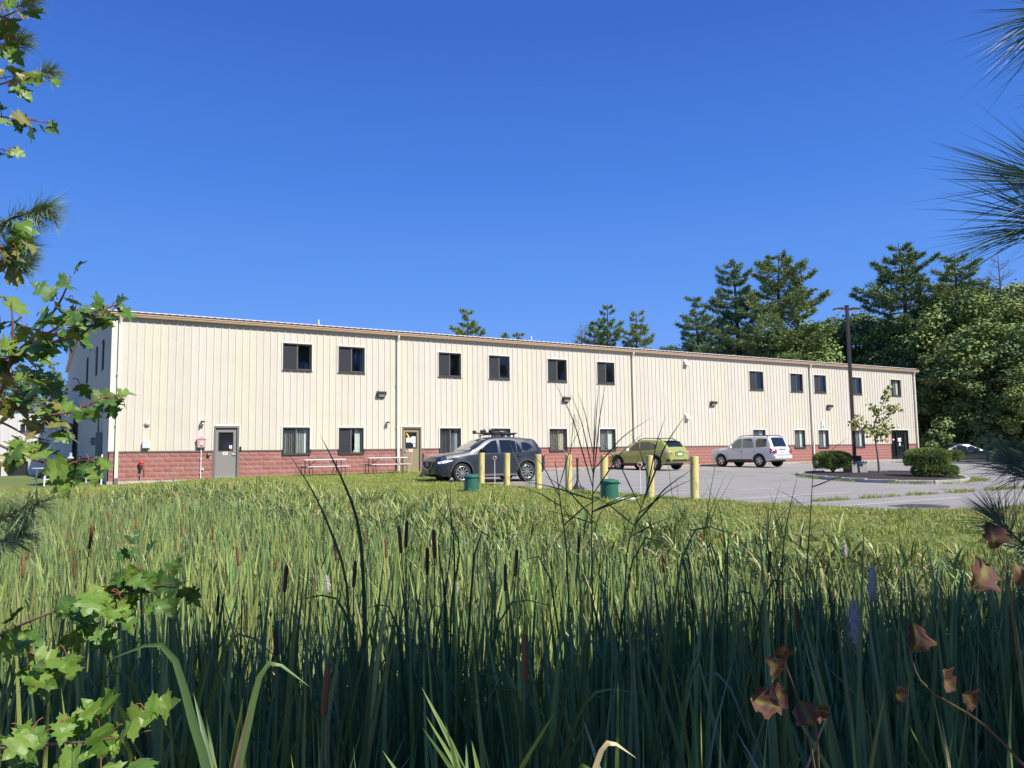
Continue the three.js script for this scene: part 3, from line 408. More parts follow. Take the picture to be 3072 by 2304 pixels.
// white plastic table beside the end wall
{ const p = at(168, 1440, 31); const t = thing('patio_table', 'white plastic table standing left of the shaded end wall', 'table', [p.x, groundY(p.x, p.z) - .02, p.z], .5); const w = mat(.82, .82, .8, .4); M('table_top', bx(-.75, .75, .68, .73, -.4, .4, .02), w, t); for (const [x, z] of [[-.62, -.3], [.62, -.3], [-.62, .3], [.62, .3]]) M('leg', rod([x * .95, .68, z * .95], [x, 0, z], .045, .03, 8), w, t); M('cross_brace', bx(-.6, .6, .25, .3, -.02, .02), w, t);
  const c = thing('patio_chair', 'white plastic garden chair beside the white table', 'chair', [p.x + .95, groundY(p.x + 1, p.z) - .02, p.z - .5], -.4); M('seat', bx(-.24, .24, .4, .43, -.24, .24, .015), w, c); M('backrest', bx(-.24, .24, .43, .85, -.26, -.22, .015), w, c); for (const [x, z] of [[-.21, -.21], [.21, -.21], [-.21, .21], [.21, .21]]) M('leg', rod([x, .4, z], [x * 1.1, 0, z * 1.1], .022, .018), w, c); }

// ------------------------------------------------------------------ bollards, tables, posts on the lawn
const yTex = tex(256, .7, (u, v) => { const n = tn(u, v, 7, 3) + .6 * tn(u, v, 22, 7), k = sstep(.2, .5, n), r = sstep(.42, .62, tn(u, v, 11, 9) + .3 * tn(u, v, 40, 2)); return [lerp(lerp(1, .72, k), .55, r), lerp(lerp(.98, .72, k), .32, r), lerp(lerp(.9, .75, k), .3, r)]; });
const yellow = mat(.7, .59, .25, .7, { map: yTex }), rust = mat(.2, .1, .05, .95, { map: yTex });
{
  const zs = [12.35, 13.85, 15.85, 17, 19, 20.6, 21.9], xs = [10.62, 10.74, 10.68, 10.98, 10.72, 10.94, 11.17], tilt = [.03, .035, .0, .01, .06, .02, .045];
  zs.forEach((z, i) => {
    const x = xs[i], y = groundY(x, z) - .05; const t = thing('bollard', 'weathered yellow steel pipe bollard standing in the row along the lawn edge', 'bollard', [x, y, z], i * 1.7, 'yellow bollards along the lawn edge');
    const pf = [[.0, 1.0], [.098, 1.0], [.1, 1.03], [.1, .03], [.1, 0]]; 
    const g = new THREE.LatheGeometry([[.1, 0], [.1, 1.085], [.097, 1.095], [.086, 1.095], [.086, 1.06]].map(p => new THREE.Vector2(...p)), 24);
    const uv = g.attributes.uv; for (let k = 0; k < uv.count; k++) uv.setXY(k, uv.getX(k) * .63 + i * .37, uv.getY(k) * 1.1 + i * .21);
    M('pipe', g, yellow, t); M('concrete_fill', new THREE.SphereGeometry(.086, 20, 6, 0, 6.3, 0, Math.PI / 2).scale(1, .25, 1).translate(0, 1.06, 0), i % 2 ? rust : mat(.42, .38, .3, .95, { map: concTex }), t);
    t.rotation.set(0, i * 1.7, 0); t.rotateOnWorldAxis(V(0, 0, 1), tilt[i] * -.6);
  });
}
const greenP = mat(.028, .135, .09, .5);
for (const [x, z, l] of [[8.5, 15.7, 'round dark green plastic well cover standing in the grass before the grey car'], [9.6, 20.7, 'dark green plastic well cover half hidden behind tall reed leaves']]) {
  const t = thing('well_cover', l, 'well cover', [x, groundY(x, z) - .03, z], .4);
  const g = new THREE.LatheGeometry([[.215, 0], [.213, .44], [.22, .445], [.222, .48], [.218, .495], [.2, .51], [.1, .545], [.0, .55]].map(p => new THREE.Vector2(...p)), 32); 
  M('body', cyl(.213, .207, .43, 0, 0, 0, 32, true), greenP, t); M('lid', new THREE.LatheGeometry([[.2, .425], [.224, .43], [.226, .475], [.215, .492], [.11, .525], [0, .535]].map(p => new THREE.Vector2(...p)), 32), greenP, t); M('hasp', bx(.05, .13, .4, .45, .2, .235, .008), greenP, t);
}
{ const g = []; for (let k = 0; k < 7; k++) { const s = new THREE.DodecahedronGeometry(rr(.04, .09), 1); s.scale(1.3, .7, 1); s.translate(9.75 + rr(-.15, .3), groundY(9.8, 20.95) + .02, 20.95 + rr(-.1, .2)); const t = M('pale_stone', s, mat(.6, .59, .57, .9)); tag(t, 'small pale stone at the foot of the half hidden well cover', 'stone', 'pale stones by the well cover'); } }
for (const [x, z, l] of [[11.15, 6.3, 'black smokers post with flared base on the grass before the grey car'], [11.3, 17.0, 'black smokers post with flared base among the yellow bollards']]) {
  const t = thing('smokers_post', l, 'ash post', [x, groundY(x, z) - .02, z]); const bk = mat(.035, .033, .032, .4);
  M('base', new THREE.LatheGeometry([[0, 0], [.2, 0], [.21, .03], [.205, .09], [.2, .1], [.18, .11], [.1, .2], [.06, .28], [.035, .36], [.032, .4]].map(p => new THREE.Vector2(...p)), 28), bk, t); M('tube', cyl(.032, .03, .58, 0, .39, 0, 16), bk, t); M('cap', [new THREE.SphereGeometry(.04, 14, 8).translate(0, .97, 0), bx(-.018, .018, .92, .95, .02, .045)], bk, t); M('latch', bx(.12, .19, .1, .17, .1, .14, .01), steel, t);
}
for (const [x, z, h, l] of [[11.0, 12.6, .95, 'white driveway marker with red reflector beside the first yellow bollard'], [11.55, 19.5, .86, 'white driveway marker with round red reflector seen through the reeds']]) { const t = thing('reflector_stake', l, 'marker', [x, groundY(x, z) - .05, z], -.9); M('stake', cyl(.012, .01, h, 0, 0, 0, 8), mat(.78, .77, .74, .5), t); M('reflector', new THREE.CylinderGeometry(.05, .05, .012, 20).rotateX(Math.PI / 2).translate(0, h + .04, .004), mat(.42, .015, .03, .3), t); M('reflector_rim', new THREE.TorusGeometry(.055, .013, 8, 24).translate(0, h + .04, 0), mat(.75, .7, .7, .5), t); }
{ const t = thing('wire_stake', 'thin yellow leaning wire stake in the grass before the tan door', 'stake', [10.9, groundY(10.9, 5.2) - .05, 5.2]); M('wire', rod([0, 0, 0], [.28, 1.0, -.05], .011, .011, 6), mat(.6, .5, .12, .6), t); M('tip', rod([.28, 1.0, -.05], [.285, 1.03, -.05], .015, .01, 6), mat(.55, .45, .1, .6), t); }
function picnic(x, z, ry, label) {
  const t = thing('picnic_table', label, 'picnic table', [x, groundY(x, z) + .0, z], ry, 'folding picnic tables along the wall'); const top = mat(.72, .67, .67, .5), lg = mat(.035, .035, .038, .4);
  M('table_top', bx(-.95, .95, .715, .76, -.36, .36, .015), top, t);
  for (const s of [-1, 1]) M('bench', bx(-.95, .95, .42, .455, s * .72 - .14, s * .72 + .14, .012), top, t);
  for (const e of [-1, 1]) { const X = e * .72; M('leg_frame', [tube([[X, .71, -.3], [X, .5, -.31], [X, .03, -.34]], .019, 6), tube([[X, .71, .3], [X, .5, .31], [X, .03, .34]], .019, 6), tube([[X + .04 * e, .42, -.72], [X + .03 * e, .36, -.78], [X, .02, -.84]], .017, 6), tube([[X + .04 * e, .42, .72], [X + .03 * e, .36, .78], [X, .02, .84]], .017, 6), rod([X, .4, -.8], [X, .4, .8], .017), rod([X, .42, 0], [X - e * .4, .71, 0], .014)], lg, t); }
  return t;
}
picnic(8.42, 1.55, .03, 'folding picnic table with grey top below the window with open blinds'); picnic(11.45, 1.35, -.04, 'folding picnic table with grey top beside the tan door');

// ------------------------------------------------------------------ planted island with lamp post
const ISL = new THREE.CatmullRomCurve3([[24.1, 14.7], [22.85, 16.7], [22.4, 18], [22.3, 19.4], [22.75, 20.5], [24.3, 20.75], [26.4, 19.8], [28.6, 17.9], [30.3, 15.4], [30.3, 13.9], [29.3, 12.9], [27.4, 12.6], [25.5, 13.2]].map(p => V(p[0], 0, p[1])), true).getSpacedPoints(46).map(p => [p.x, p.z]).slice(0, 46);
{
  const c = ISL.reduce((a, p) => [a[0] + p[0] / 46, a[1] + p[1] / 46], [0, 0]);
  struct('planting_bed', grid(46, 5, (u, v) => { const p = ISL[Math.round(u * 46) % 46], x = lerp(c[0], p[0], v), z = lerp(c[1], p[1], v); return [x, lotY(x, z) + .07 + .05 * (1 - v) + .02 * noise(x * 2, z * 2), z]; }), mat(.045, .03, .022, 1, { map: tex(128, .8, (u, v) => .7 + .5 * tn(u, v, 20, 1) + .5 * tn(u, v, 45, 3)) }));
  for (let k = 0; k < 46; k += 2) { const a = ISL[k], b = ISL[(k + 2) % 46], L = Math.hypot(b[0] - a[0], b[1] - a[1]), mx = (a[0] + b[0]) / 2, mz = (a[1] + b[1]) / 2, s = .46 + rr(-.06, .06); const g = bx(-L / 2 + .006, L / 2 - .006, -.1, .12 + rr(-.01, .01), -.07, .07, .02); const o = struct('kerb_stone', g, mat(s, s * .95, s * .86, .95, { map: concTex, bumpMap: concTex, bumpScale: .006 })); o.position.set(mx, lotY(mx, mz), mz); o.rotation.y = Math.atan2(-(b[1] - a[1]), b[0] - a[0]) + rr(-.02, .02); }
}
{
  const x = 27.8, z = 14.3, y = lotY(x, z) + .02; const t = thing('lamp_post', 'tall square bronze parking lot lamp post with two flat heads on a concrete base', 'lamp post', [x, y, z], -.42);
  const br = mat(.03, .024, .023, .45);
  M('concrete_base', [bx(-.36, .36, -.1, .55, -.36, .36, .03)], mat(.42, .4, .36, .95, { map: concTex, bumpMap: concTex, bumpScale: .004 }), t);
  M('base_cover', bx(-.2, .2, .55, .78, -.2, .2, .015), br, t);
  M('pole', bx(-.06, .06, .78, 7.3, -.06, .06, .012), br, t); M('pole_cap', bx(-.085, .085, 7.3, 7.34, -.085, .085, .008), br, t);
  for (const s of [-1, 1]) { const h = part('lamp_head', t); M('arm', bx(s > 0 ? .07 : -.2, s > 0 ? .2 : -.07, 7.15, 7.22, -.04, .04), br, h); const sh = new THREE.Shape([[.16, .0], [.22, .07], [.36, .07], [.58, .035], [.58, .0]].map(p => new THREE.Vector2(...p))); const g = new THREE.ExtrudeGeometry(sh, { depth: .28, bevelEnabled: true, bevelSize: .01, bevelThickness: .01, bevelSegments: 1 }); g.translate(0, 7.15, -.14); if (s < 0) { g.rotateY(Math.PI); } M('housing', g, br, h); M('lens', bx(s > 0 ? .26 : -.55, s > 0 ? .55 : -.26, 7.136, 7.139, -.1, .1), phys(.5, .5, .48, .2), h); }
}

// ------------------------------------------------------------------ cars
const pl = (P, u) => { if (u <= P[0][0]) return P[0][1]; for (let i = 0; i < P.length - 1; i++) if (u <= P[i + 1][0]) return lerp(P[i][1], P[i + 1][1], (u - P[i][0]) / (P[i + 1][0] - P[i][0] || 1e-6)); return P[P.length - 1][1]; };
const tyreM = mat(.018, .018, .018, .85), blackPl = mat(.022, .022, .024, .6), blackGl = phys(.01, .01, .012, .12), autoGlass = phys(.012, .016, .018, .03, { clearcoat: 1, clearcoatRoughness: .02 }), chrome = mat(.75, .76, .78, .12, { metalness: 1 }), alloy = mat(.6, .6, .62, .3, { metalness: .85 }), lampClear = phys(.75, .78, .8, .08, { clearcoat: 1 }), lampRed = phys(.42, .015, .02, .12, { clearcoat: 1 }), plateM = mat(.7, .74, .76, .5);
function makeCar(o) {
  const { L, wb, R, name, label } = o, t = thing(name, label, o.category || 'car', o.pos, o.ry);
  const uF = o.fo, uR = o.fo + wb, mid = o.fo + wb / 2, X = u => mid - u; // u measured from the nose backwards
  // smooth top profile
  const sm = []; { const P = o.top; for (let i = 0; i < P.length - 1; i++) { const a = P[Math.max(0, i - 1)], b = P[i], c = P[i + 1], d = P[Math.min(P.length - 1, i + 2)]; const n = Math.max(2, Math.ceil(Math.hypot(c[0] - b[0], c[1] - b[1]) / .045)); for (let k = 0; k < n; k++) { const s = k / n; const m = (p, q) => (q[1] - p[1]) / ((q[0] - p[0]) || 1e-6); const hx = c[0] - b[0]; let m1 = i ? (Math.abs(m(a, b) - m(b, c)) > 2 ? m(b, c) : (m(a, b) + m(b, c)) / 2) : m(b, c), m2 = i < P.length - 2 ? (Math.abs(m(b, c) - m(c, d)) > 2 ? m(b, c) : (m(b, c) + m(c, d)) / 2) : m(b, c); const s2 = s * s, s3 = s2 * s; sm.push([b[0] + hx * s, (2 * s3 - 3 * s2 + 1) * b[1] + (s3 - 2 * s2 + s) * hx * m1 + (-2 * s3 + 3 * s2) * c[1] + (s3 - s2) * hx * m2]); } } sm.push(P[P.length - 1]); }
  const top = u => pl(sm, u), w = u => pl(o.plan, u), AR = R + .065;
  const bot = u => { let y = pl(o.bot, u); for (const c of [uF, uR]) { const d = Math.abs(u - c); if (d < AR) y = Math.max(y, R + Math.sqrt(AR * AR - d * d)); } return y; };
  const roofY = Math.max(...o.top.map(p => p[1]));
  const WR = u => { const yt = top(u), yb = Math.min(pl(o.belt, u), yt - .03), g = clamp((yt - yb) / (roofY - pl(o.belt, mid))); return lerp(w(u) * .9, w(u) * (o.tumble || .76), g); };
  const sec = u => { const yt = top(u), yb = Math.min(pl(o.belt, u), yt - .03), y0 = Math.min(bot(u), yb - .06), W = w(u), g = clamp((yt - yb) / (roofY - pl(o.belt, mid))), wr = WR(u); const yc = clamp(.62, y0 + .03, yb - .03); const arch = y0 > pl(o.bot, u) + .001;
    const pts = [[0, y0], [W * .86, y0], [W * (arch ? .995 : .965), y0 + .012], [W * (arch ? 1.006 : .985), lerp(y0, yc, .5)], [W, yc], [W * .99, lerp(yc, yb, .6)], [W * .968, yb - .012], [W * .94, yb], [lerp(W * .94, wr, .5) + .012 * g, lerp(yb, yt, .5)], [wr + .012 * g, lerp(yb, yt, .86)], [wr * .965, yt - .02 * g - .008], [wr * .86, yt], [wr * .45, yt + .014 + .012 * g], [0, yt + .02 + .015 * g]]; return pts; };
  const us = [...new Set([...sm.map(p => p[0]), ...[uF, uR].flatMap(c => Array.from({ length: 25 }, (_, k) => c - AR + k / 24 * 2 * AR)), ...[uF, uR].flatMap(c => [c - AR - .002, c + AR + .002]), ...o.plan.map(p => p[0]), ...Array.from({ length: 60 }, (_, k) => k / 59 * L)].map(v => +clamp(v, 0, L).toFixed(4)))].sort((a, b) => a - b);
  const NS = 14, pos = [], idx = [];
  for (const u of us) { const S = sec(u); for (let k = 0; k < NS; k++) pos.push(X(u), S[k][1], S[k][0]); for (let k = NS - 2; k > 0; k--) pos.push(X(u), S[k][1], -S[k][0]); }
  const N = NS * 2 - 2; for (let i = 0; i < us.length - 1; i++) for (let k = 0; k < N; k++) { const a = i * N + k, b = i * N + (k + 1) % N, c = a + N, d = b + N; idx.push(a, c, b, b, c, d); }
  for (const [i, fl] of [[0, 0], [us.length - 1, 1]]) { const S = sec(us[i]); const cy = (S[0][1] + S[NS - 1][1]) / 2; const ci = pos.length / 3; pos.push(X(us[i]) + (fl ? -.012 : .03), cy, 0); for (let k = 0; k < N; k++) { const a = i * N + k, b = i * N + (k + 1) % N; fl ? idx.push(ci, b, a) : idx.push(ci, a, b); } }
  let g = new THREE.BufferGeometry(); g.setAttribute('position', new THREE.Float32BufferAttribute(pos, 3)); g.setIndex(idx); g = toCreasedNormals(g, .55);
  M('body', g, o.paint, t);
  const halfW = (u, y) => { const S = sec(u); for (let k = 2; k < NS - 1; k++) if (y >= S[k][1] - 1e-6 && y <= S[k + 1][1] + 1e-6) return lerp(S[k][0], S[k + 1][0], (y - S[k][1]) / (S[k + 1][1] - S[k][1] || 1e-6)); return S[4][0]; };
  const side = (name_, b, tp, m, off, sgn, parent = t, nu = 14, nv = 5) => { const u0 = b[0][0], u1 = b[b.length - 1][0]; return M(name_, grid(nu, nv, (a, c) => { const u = lerp(u0, u1, a), y = lerp(pl(b, u), Math.min(pl(tp, u), top(u) - .03), c); return [X(u), y, sgn * (halfW(u, y) + off)]; }), m, parent); };
  const topPatch = (name_, u0, u1, v0, v1, m, off, parent = t) => M(name_, grid(14, 14, (a, c) => { const u = lerp(u0, u1, a), S = sec(u), v = lerp(v0, v1, c), z = Math.abs(v) * S[11][0]; const y = z > S[12][0] ? lerp(S[12][1], S[11][1], (z - S[12][0]) / (S[11][0] - S[12][0])) : lerp(S[13][1], S[12][1], z / S[12][0]); const e = .004, d = (top(u + e) - top(u - e)) / (2 * e), nl = Math.hypot(d, 1); return [X(u) + d / nl * off, y + off / nl, Math.sign(v) * z]; }), m, parent);
  // dark underbody and arch liners
  M('underbody', [bx(X(L - .25), X(.25), pl(o.bot, mid) - .02, .45, -w(mid) * .62, w(mid) * .62), bx(X(uR - AR), X(uF + AR), pl(o.bot, mid) - .05, .4, -w(mid) * .9, w(mid) * .9)], blackPl, t);
  for (const s of [-1, 1]) for (const win of o.windows) side('side_window', win.b, win.t, win.m || autoGlass, .006, s);
  topPatch('windscreen', o.ws[0], o.ws[1], -.93, .93, o.wsM || autoGlass, .008);
  topPatch('rear_window', o.rw[0], o.rw[1], -.9, .9, autoGlass, .008);
  // doors: seams, handles
  for (const s of [-1, 1]) { o.seams.forEach((u, i) => side('door_gap', [[u - .006, pl(o.bot, u) + .12], [u + .006, pl(o.bot, u) + .12]], [[u - .006, pl(o.belt, u) + .0], [u + .006, pl(o.belt, u)]], blackPl, .003, s, t, 1, 8)); for (const u of o.handles) { const y = pl(o.belt, u) - .13; M('door_handle', bx(X(u) - .1, X(u) + .1, y - .016, y + .016, s * (halfW(u, y) + .018) - .012, s * (halfW(u, y) + .018) + .012, .01), o.handleM || o.paint, t); }
    side('sill_trim', [[uF + AR + .02, pl(o.bot, mid) + .005], [uR - AR - .02, pl(o.bot, mid) + .005]], [[uF + AR + .02, pl(o.bot, mid) + (o.sillH || .09)], [uR - AR - .02, pl(o.bot, mid) + (o.sillH || .09)]], o.sillM || blackPl, .007, s, t, 8, 2);
    if (o.arches) for (const c of [uF, uR]) M('wheel_arch_trim', grid(20, 1, (a, b) => { const an = lerp(.1, Math.PI - .1, a), r = AR + (b ? .055 : -.004), u = c + Math.cos(an) * r, y = R + Math.sin(an) * r; return [X(u), y, s * (halfW(clamp(u, .02, L - .02), Math.max(y, bot(u) + .01)) + .012)]; }), o.arches, t);
    // mirror
    const mu = o.mirror[0], my = o.mirror[1], mz = halfW(mu, my - .03); const m = M('wing_mirror', [bx(X(mu) - .1, X(mu) + .08, my - .075, my + .085, s > 0 ? mz + .03 : -mz - .23, s > 0 ? mz + .23 : -mz - .03, .04), rod([X(mu), my - .05, s * (mz - .02)], [X(mu), my - .03, s * (mz + .08)], .03)], o.mirrorM || o.paint, t);
    for (const h of o.headSide) side('headlight', h.b, h.t, lampClear, .007, s, t, 8, 4);
    for (const h of o.tailSide) side('tail_light', h.b, h.t, h.m || lampRed, .008, s, t, 8, 4);
  }
  // front and rear faces
  const face = (name_, pts, m, front, off = .012, parent = t) => { const sh = new THREE.ShapeGeometry(new THREE.Shape(pts.map(p => new THREE.Vector2(...p)))); sh.rotateY(Math.PI / 2); if (!front) sh.rotateY(Math.PI); sh.translate(front ? X(0) + .03 + off : X(L) - .012 - off, 0, 0); return M(name_, sh, m, parent); };
  const sy = P => [...P, ...P.slice().reverse().map(p => [-p[0], p[1]])];
  for (const f of o.faces) if (f.p[0][0] > .05) { face(f.n, f.p, f.m, f.front, f.off); face(f.n, f.p.map(p => [-p[0], p[1]]).reverse(), f.m, f.front, f.off); } else face(f.n, sy(f.p), f.m, f.front, f.off);
  // wheels
  for (const [c, s] of [[uF, 1], [uF, -1], [uR, 1], [uR, -1]]) {
    const wz = s * (w(c) - .115), k = part('wheel', t); k.position.set(X(c), R, wz); if (s < 0) k.rotation.y = Math.PI; if (c === uF && o.steer) k.rotation.y += o.steer;
    const rim = R * (o.rim || .68);
    M('tyre', new THREE.LatheGeometry([[rim, -.1], [rim + .03, -.108], [R - .03, -.108], [R - .006, -.085], [R, -.05], [R, .05], [R - .006, .085], [R - .03, .108], [rim + .03, .108], [rim, .1]].map(p => new THREE.Vector2(...p)), 40).rotateX(Math.PI / 2), tyreM, k);
    const sp = [new THREE.TorusGeometry(rim - .008, .014, 8, 40).translate(0, 0, .098), cyl(.05, .05, .04, 0, 0, 0, 16).rotateX(Math.PI / 2).translate(0, 0, .055)];
    const ns = o.spokes; for (let i = 0; i < ns; i++) { const a = i / ns * Math.PI * 2, wd = o.spokeW || .022; const q = new THREE.BoxGeometry(rim - .05, wd * 2, .025); const P = q.attributes.position; for (let j = 0; j < P.count; j++) { if (P.getX(j) < 0) P.setY(j, P.getY(j) * .8); else P.setY(j, P.getY(j) * (o.spokeFlare || 1.2)); } q.translate((rim - .05) / 2 + .045, 0, .075); q.rotateZ(a); sp.push(q); }
    M('rim', sp, alloy, k); M('brake_disc', [new THREE.CylinderGeometry(rim - .01, rim - .01, .02, 28).rotateX(Math.PI / 2).translate(0, 0, .0)], mat(.03, .03, .032, .7), k);
  }
  return { t, X, halfW, top, sec, side, face, w, topPatch };
}
const glassLight = phys(.16, .19, .17, .03, { clearcoat: 1 });
// grey crossover, nose to the left
{
  const paint = phys(.022, .028, .042, .4, { metalness: .15, clearcoat: .6, clearcoatRoughness: .06 });
  const c = makeCar({
    name: 'grey_crossover', label: 'dark grey crossover car with a roof rack parked behind the yellow bollards', L: 4.54, wb: 2.70, fo: .93, R: .355, rim: .7, paint, pos: [12.2, lotY(12.2, 9.7) + .002, 9.66], ry: Math.PI - .03, tumble: .74,
    top: [[0, .80], [.06, .90], [.25, .985], [.7, 1.06], [1.15, 1.12], [1.3, 1.16], [1.6, 1.35], [1.95, 1.54], [2.2, 1.615], [2.7, 1.655], [3.3, 1.645], [3.8, 1.60], [4.08, 1.55], [4.25, 1.32], [4.42, 1.08], [4.5, 1.0], [4.54, .85]],
    plan: [[0, .62], [.05, .74], [.15, .83], [.35, .89], [.8, .92], [3.6, .92], [4.1, .895], [4.35, .84], [4.48, .76], [4.54, .68]], belt: [[0, .72], [.6, .92], [1.2, 1.0], [2.5, 1.05], [3.6, 1.10], [4.2, 1.14], [4.54, .9]], bot: [[0, .33], [.2, .24], [.6, .22], [4.0, .24], [4.35, .3], [4.54, .42]],
    windows: [{ b: [[1.62, 1.06], [2.42, 1.075]], t: [[1.62, 1.10], [1.95, 1.36], [2.2, 1.51], [2.42, 1.545]] }, { b: [[2.53, 1.08], [3.2, 1.095]], t: [[2.53, 1.55], [3.0, 1.545], [3.2, 1.5]] }, { b: [[3.24, 1.097], [3.43, 1.105]], t: [[3.24, 1.5], [3.36, 1.3], [3.43, 1.15]] }, { b: [[3.45, 1.18], [3.62, 1.135], [3.9, 1.25]], t: [[3.45, 1.46], [3.62, 1.46], [3.8, 1.40], [3.9, 1.28]] }],
    ws: [1.33, 2.12], wsM: phys(.09, .11, .10, .03, { clearcoat: 1 }), rw: [4.11, 4.34], seams: [1.42, 2.47, 3.42], handles: [2.3, 3.3], mirror: [1.72, 1.14], mirrorM: blackGl, sillM: mat(.07, .072, .078, .7), arches: mat(.05, .05, .054, .75),
    headSide: [{ b: [[.05, .70], [.25, .72], [.56, .805]], t: [[.05, .765], [.3, .825], [.56, .83]] }], tailSide: [{ b: [[4.2, 1.02], [4.42, .9], [4.5, .88]], t: [[4.2, 1.07], [4.42, 1.02], [4.5, .99]] }], spokes: 10, spokeW: .015, spokeFlare: 1.7,
    faces: [{ n: 'grille', p: [[.0, .48], [.2, .53], [.42, .66], [.46, .78], [.0, .79]], m: blackPl, front: true }, { n: 'number_plate', p: [[.0, .36], [.16, .36], [.16, .46], [0, .46]], m: mat(.2, .21, .23, .5), front: true, off: .03 }, { n: 'tail_light', p: [[.42, .86], [.66, .88], [.66, .96], [.42, .93]], m: lampRed, front: false }]
  });
  const { t, X } = c, fx = X(0) + .05;
  M('grille_trim', tube([[fx, .79, .47], [fx, .66, .43], [fx, .53, .22], [fx, .475, 0], [fx, .53, -.22], [fx, .66, -.43], [fx, .79, -.47]], .012, 6, 40), chrome, t);
  M('badge', [new THREE.TorusGeometry(.075, .011, 8, 24).scale(1.15, .9, 1).rotateY(Math.PI / 2).translate(fx + .01, .69, 0), tube([[fx + .01, .72, .07], [fx + .01, .70, .03], [fx + .01, .665, 0], [fx + .01, .70, -.03], [fx + .01, .72, -.07]], .009, 6)], chrome, t);
  for (const s of [-1, 1]) M('fog_light', [bx(X(.16), X(.06), .40, .52, s * .68 - .09, s * .68 + .09, .03)], blackPl, t);
  const rk = part('roof_rack', t), bk = mat(.02, .02, .02, .5);
  for (const u of [2.35, 3.28]) M('cross_bar', [rod([X(u), 1.76, -.58], [X(u), 1.76, .58], .022, .022, 8), ...[-.5, .5].map(z => rod([X(u), 1.64, z], [X(u), 1.76, z], .03, .025, 8))], bk, rk);
  for (const z of [-.34, .32]) M('carrier', [tube([[X(2.0), 1.84, z], [X(2.3), 1.82, z], [X(2.9), 1.80, z], [X(3.5), 1.81, z]], .028, 6), bx(X(2.08), X(1.95), 1.8, 1.93, z - .05, z + .05, .02), bx(X(2.5), X(2.32), 1.8, 1.95, z - .07, z + .07, .03), bx(X(2.95), X(2.8), 1.76, 1.86, z - .08, z + .08, .02), tube([[X(2.35), 1.88, z - .1], [X(2.45), 1.97, z], [X(2.35), 1.88, z + .1]], .02, 6)], bk, rk);
  M('load_strap', [bx(X(3.55), X(3.1), 1.80, 1.84, .2, .5, .02), bx(X(2.95), X(2.75), 1.85, 1.89, -.4, .38, .02)], mat(.3, .3, .3, .5), rk);
}
// yellow-green crossover, nose to the wall
{
  const paint = phys(.34, .37, .075, .3, { clearcoat: 1, clearcoatRoughness: .04 });
  const c = makeCar({
    name: 'green_crossover', label: 'yellow green crossover car parked nose first against the building', L: 4.45, wb: 2.635, fo: .90, R: .345, rim: .66, paint, pos: [25.25, lotY(25, 4) + .002, 3.72], ry: Math.PI / 2 + .12, tumble: .75,
    top: [[0, .78], [.07, .87], [.3, .93], [.8, 1.0], [1.15, 1.04], [1.3, 1.09], [1.7, 1.33], [2.05, 1.50], [2.35, 1.565], [2.8, 1.58], [3.4, 1.55], [3.85, 1.49], [3.98, 1.46], [4.2, 1.18], [4.3, 1.06], [4.4, .98], [4.45, .85]],
    plan: [[0, .6], [.05, .71], [.15, .8], [.4, .865], [.8, .89], [3.5, .89], [4.0, .865], [4.25, .82], [4.4, .75], [4.45, .68]], belt: [[0, .7], [.6, .87], [1.2, .94], [2.5, .985], [3.6, 1.03], [4.15, 1.07], [4.45, .9]], bot: [[0, .36], [.2, .28], [.6, .26], [4.0, .28], [4.3, .36], [4.45, .46]],
    windows: [{ b: [[1.6, .99], [2.36, 1.0]], t: [[1.6, 1.03], [2.0, 1.34], [2.36, 1.47]] }, { b: [[2.45, 1.005], [3.22, 1.03]], t: [[2.45, 1.475], [3.0, 1.475], [3.22, 1.43]] }, { b: [[3.26, 1.035], [3.45, 1.06], [3.64, 1.17]], t: [[3.26, 1.42], [3.5, 1.32], [3.64, 1.19]] }],
    ws: [1.33, 2.2], rw: [3.99, 4.21], seams: [1.38, 2.4, 3.32], handles: [2.24, 3.14], mirror: [1.66, 1.06], mirrorM: mat(.8, .78, .7, .4), arches: mat(.02, .02, .022, .7),
    headSide: [{ b: [[.06, .7], [.5, .8]], t: [[.06, .8], [.5, .86]] }], tailSide: [{ b: [[4.0, .92], [4.2, .86], [4.36, .85]], t: [[4.0, .95], [4.2, 1.03], [4.36, .98]], m: phys(.5, .3, .32, .12, { clearcoat: 1 }) }], spokes: 5, spokeW: .04, spokeFlare: 1.7,
    faces: [{ n: 'number_plate', p: [[0, .76], [.17, .76], [.17, .87], [0, .87]], m: plateM, front: false, off: .02 }, { n: 'plate_recess', p: [[0, .70], [.32, .70], [.36, .92], [0, .93]], m: phys(.22, .245, .045, .35), front: false, off: .006 }, { n: 'tail_light', p: [[.5, .84], [.68, .85], [.68, .97], [.5, .95]], m: phys(.5, .3, .32, .12), front: false }, { n: 'rear_lower_trim', p: [[0, .45], [.6, .45], [.56, .55], [0, .54]], m: blackPl, front: false, off: .01 }]
  });
  const { t, X } = c;
  for (const s of [-1, 1]) { M('roof_rail', [tube([[X(2.15), 1.54, s * .58], [X(2.4), 1.625, s * .58], [X(3.0), 1.65, s * .575], [X(3.55), 1.61, s * .565], [X(3.75), 1.52, s * .56]], .024, 6, 30)], blackPl, t); M('bumper_corner', bx(X(4.44), X(4.2), .42, .6, s * .7 - .12, s * .7 + .12, .06), blackPl, t); }
  M('rear_spoiler', grid(6, 10, (a, b) => [X(lerp(3.78, 4.12, a)), lerp(1.515, 1.485, a) + .03 * (1 - Math.pow(2 * b - 1, 2)), lerp(-.6, .6, b)]), paint, t);
  M('chrome_strip', bx(X(4.455) - .03, X(4.45) - .01, .925, .945, -.32, .32), chrome, t);
  M('badge', new THREE.CylinderGeometry(.05, .05, .012, 20).rotateZ(Math.PI / 2).scale(1, .6, 1).translate(X(4.45) - .03, .985, 0), chrome, t);
}
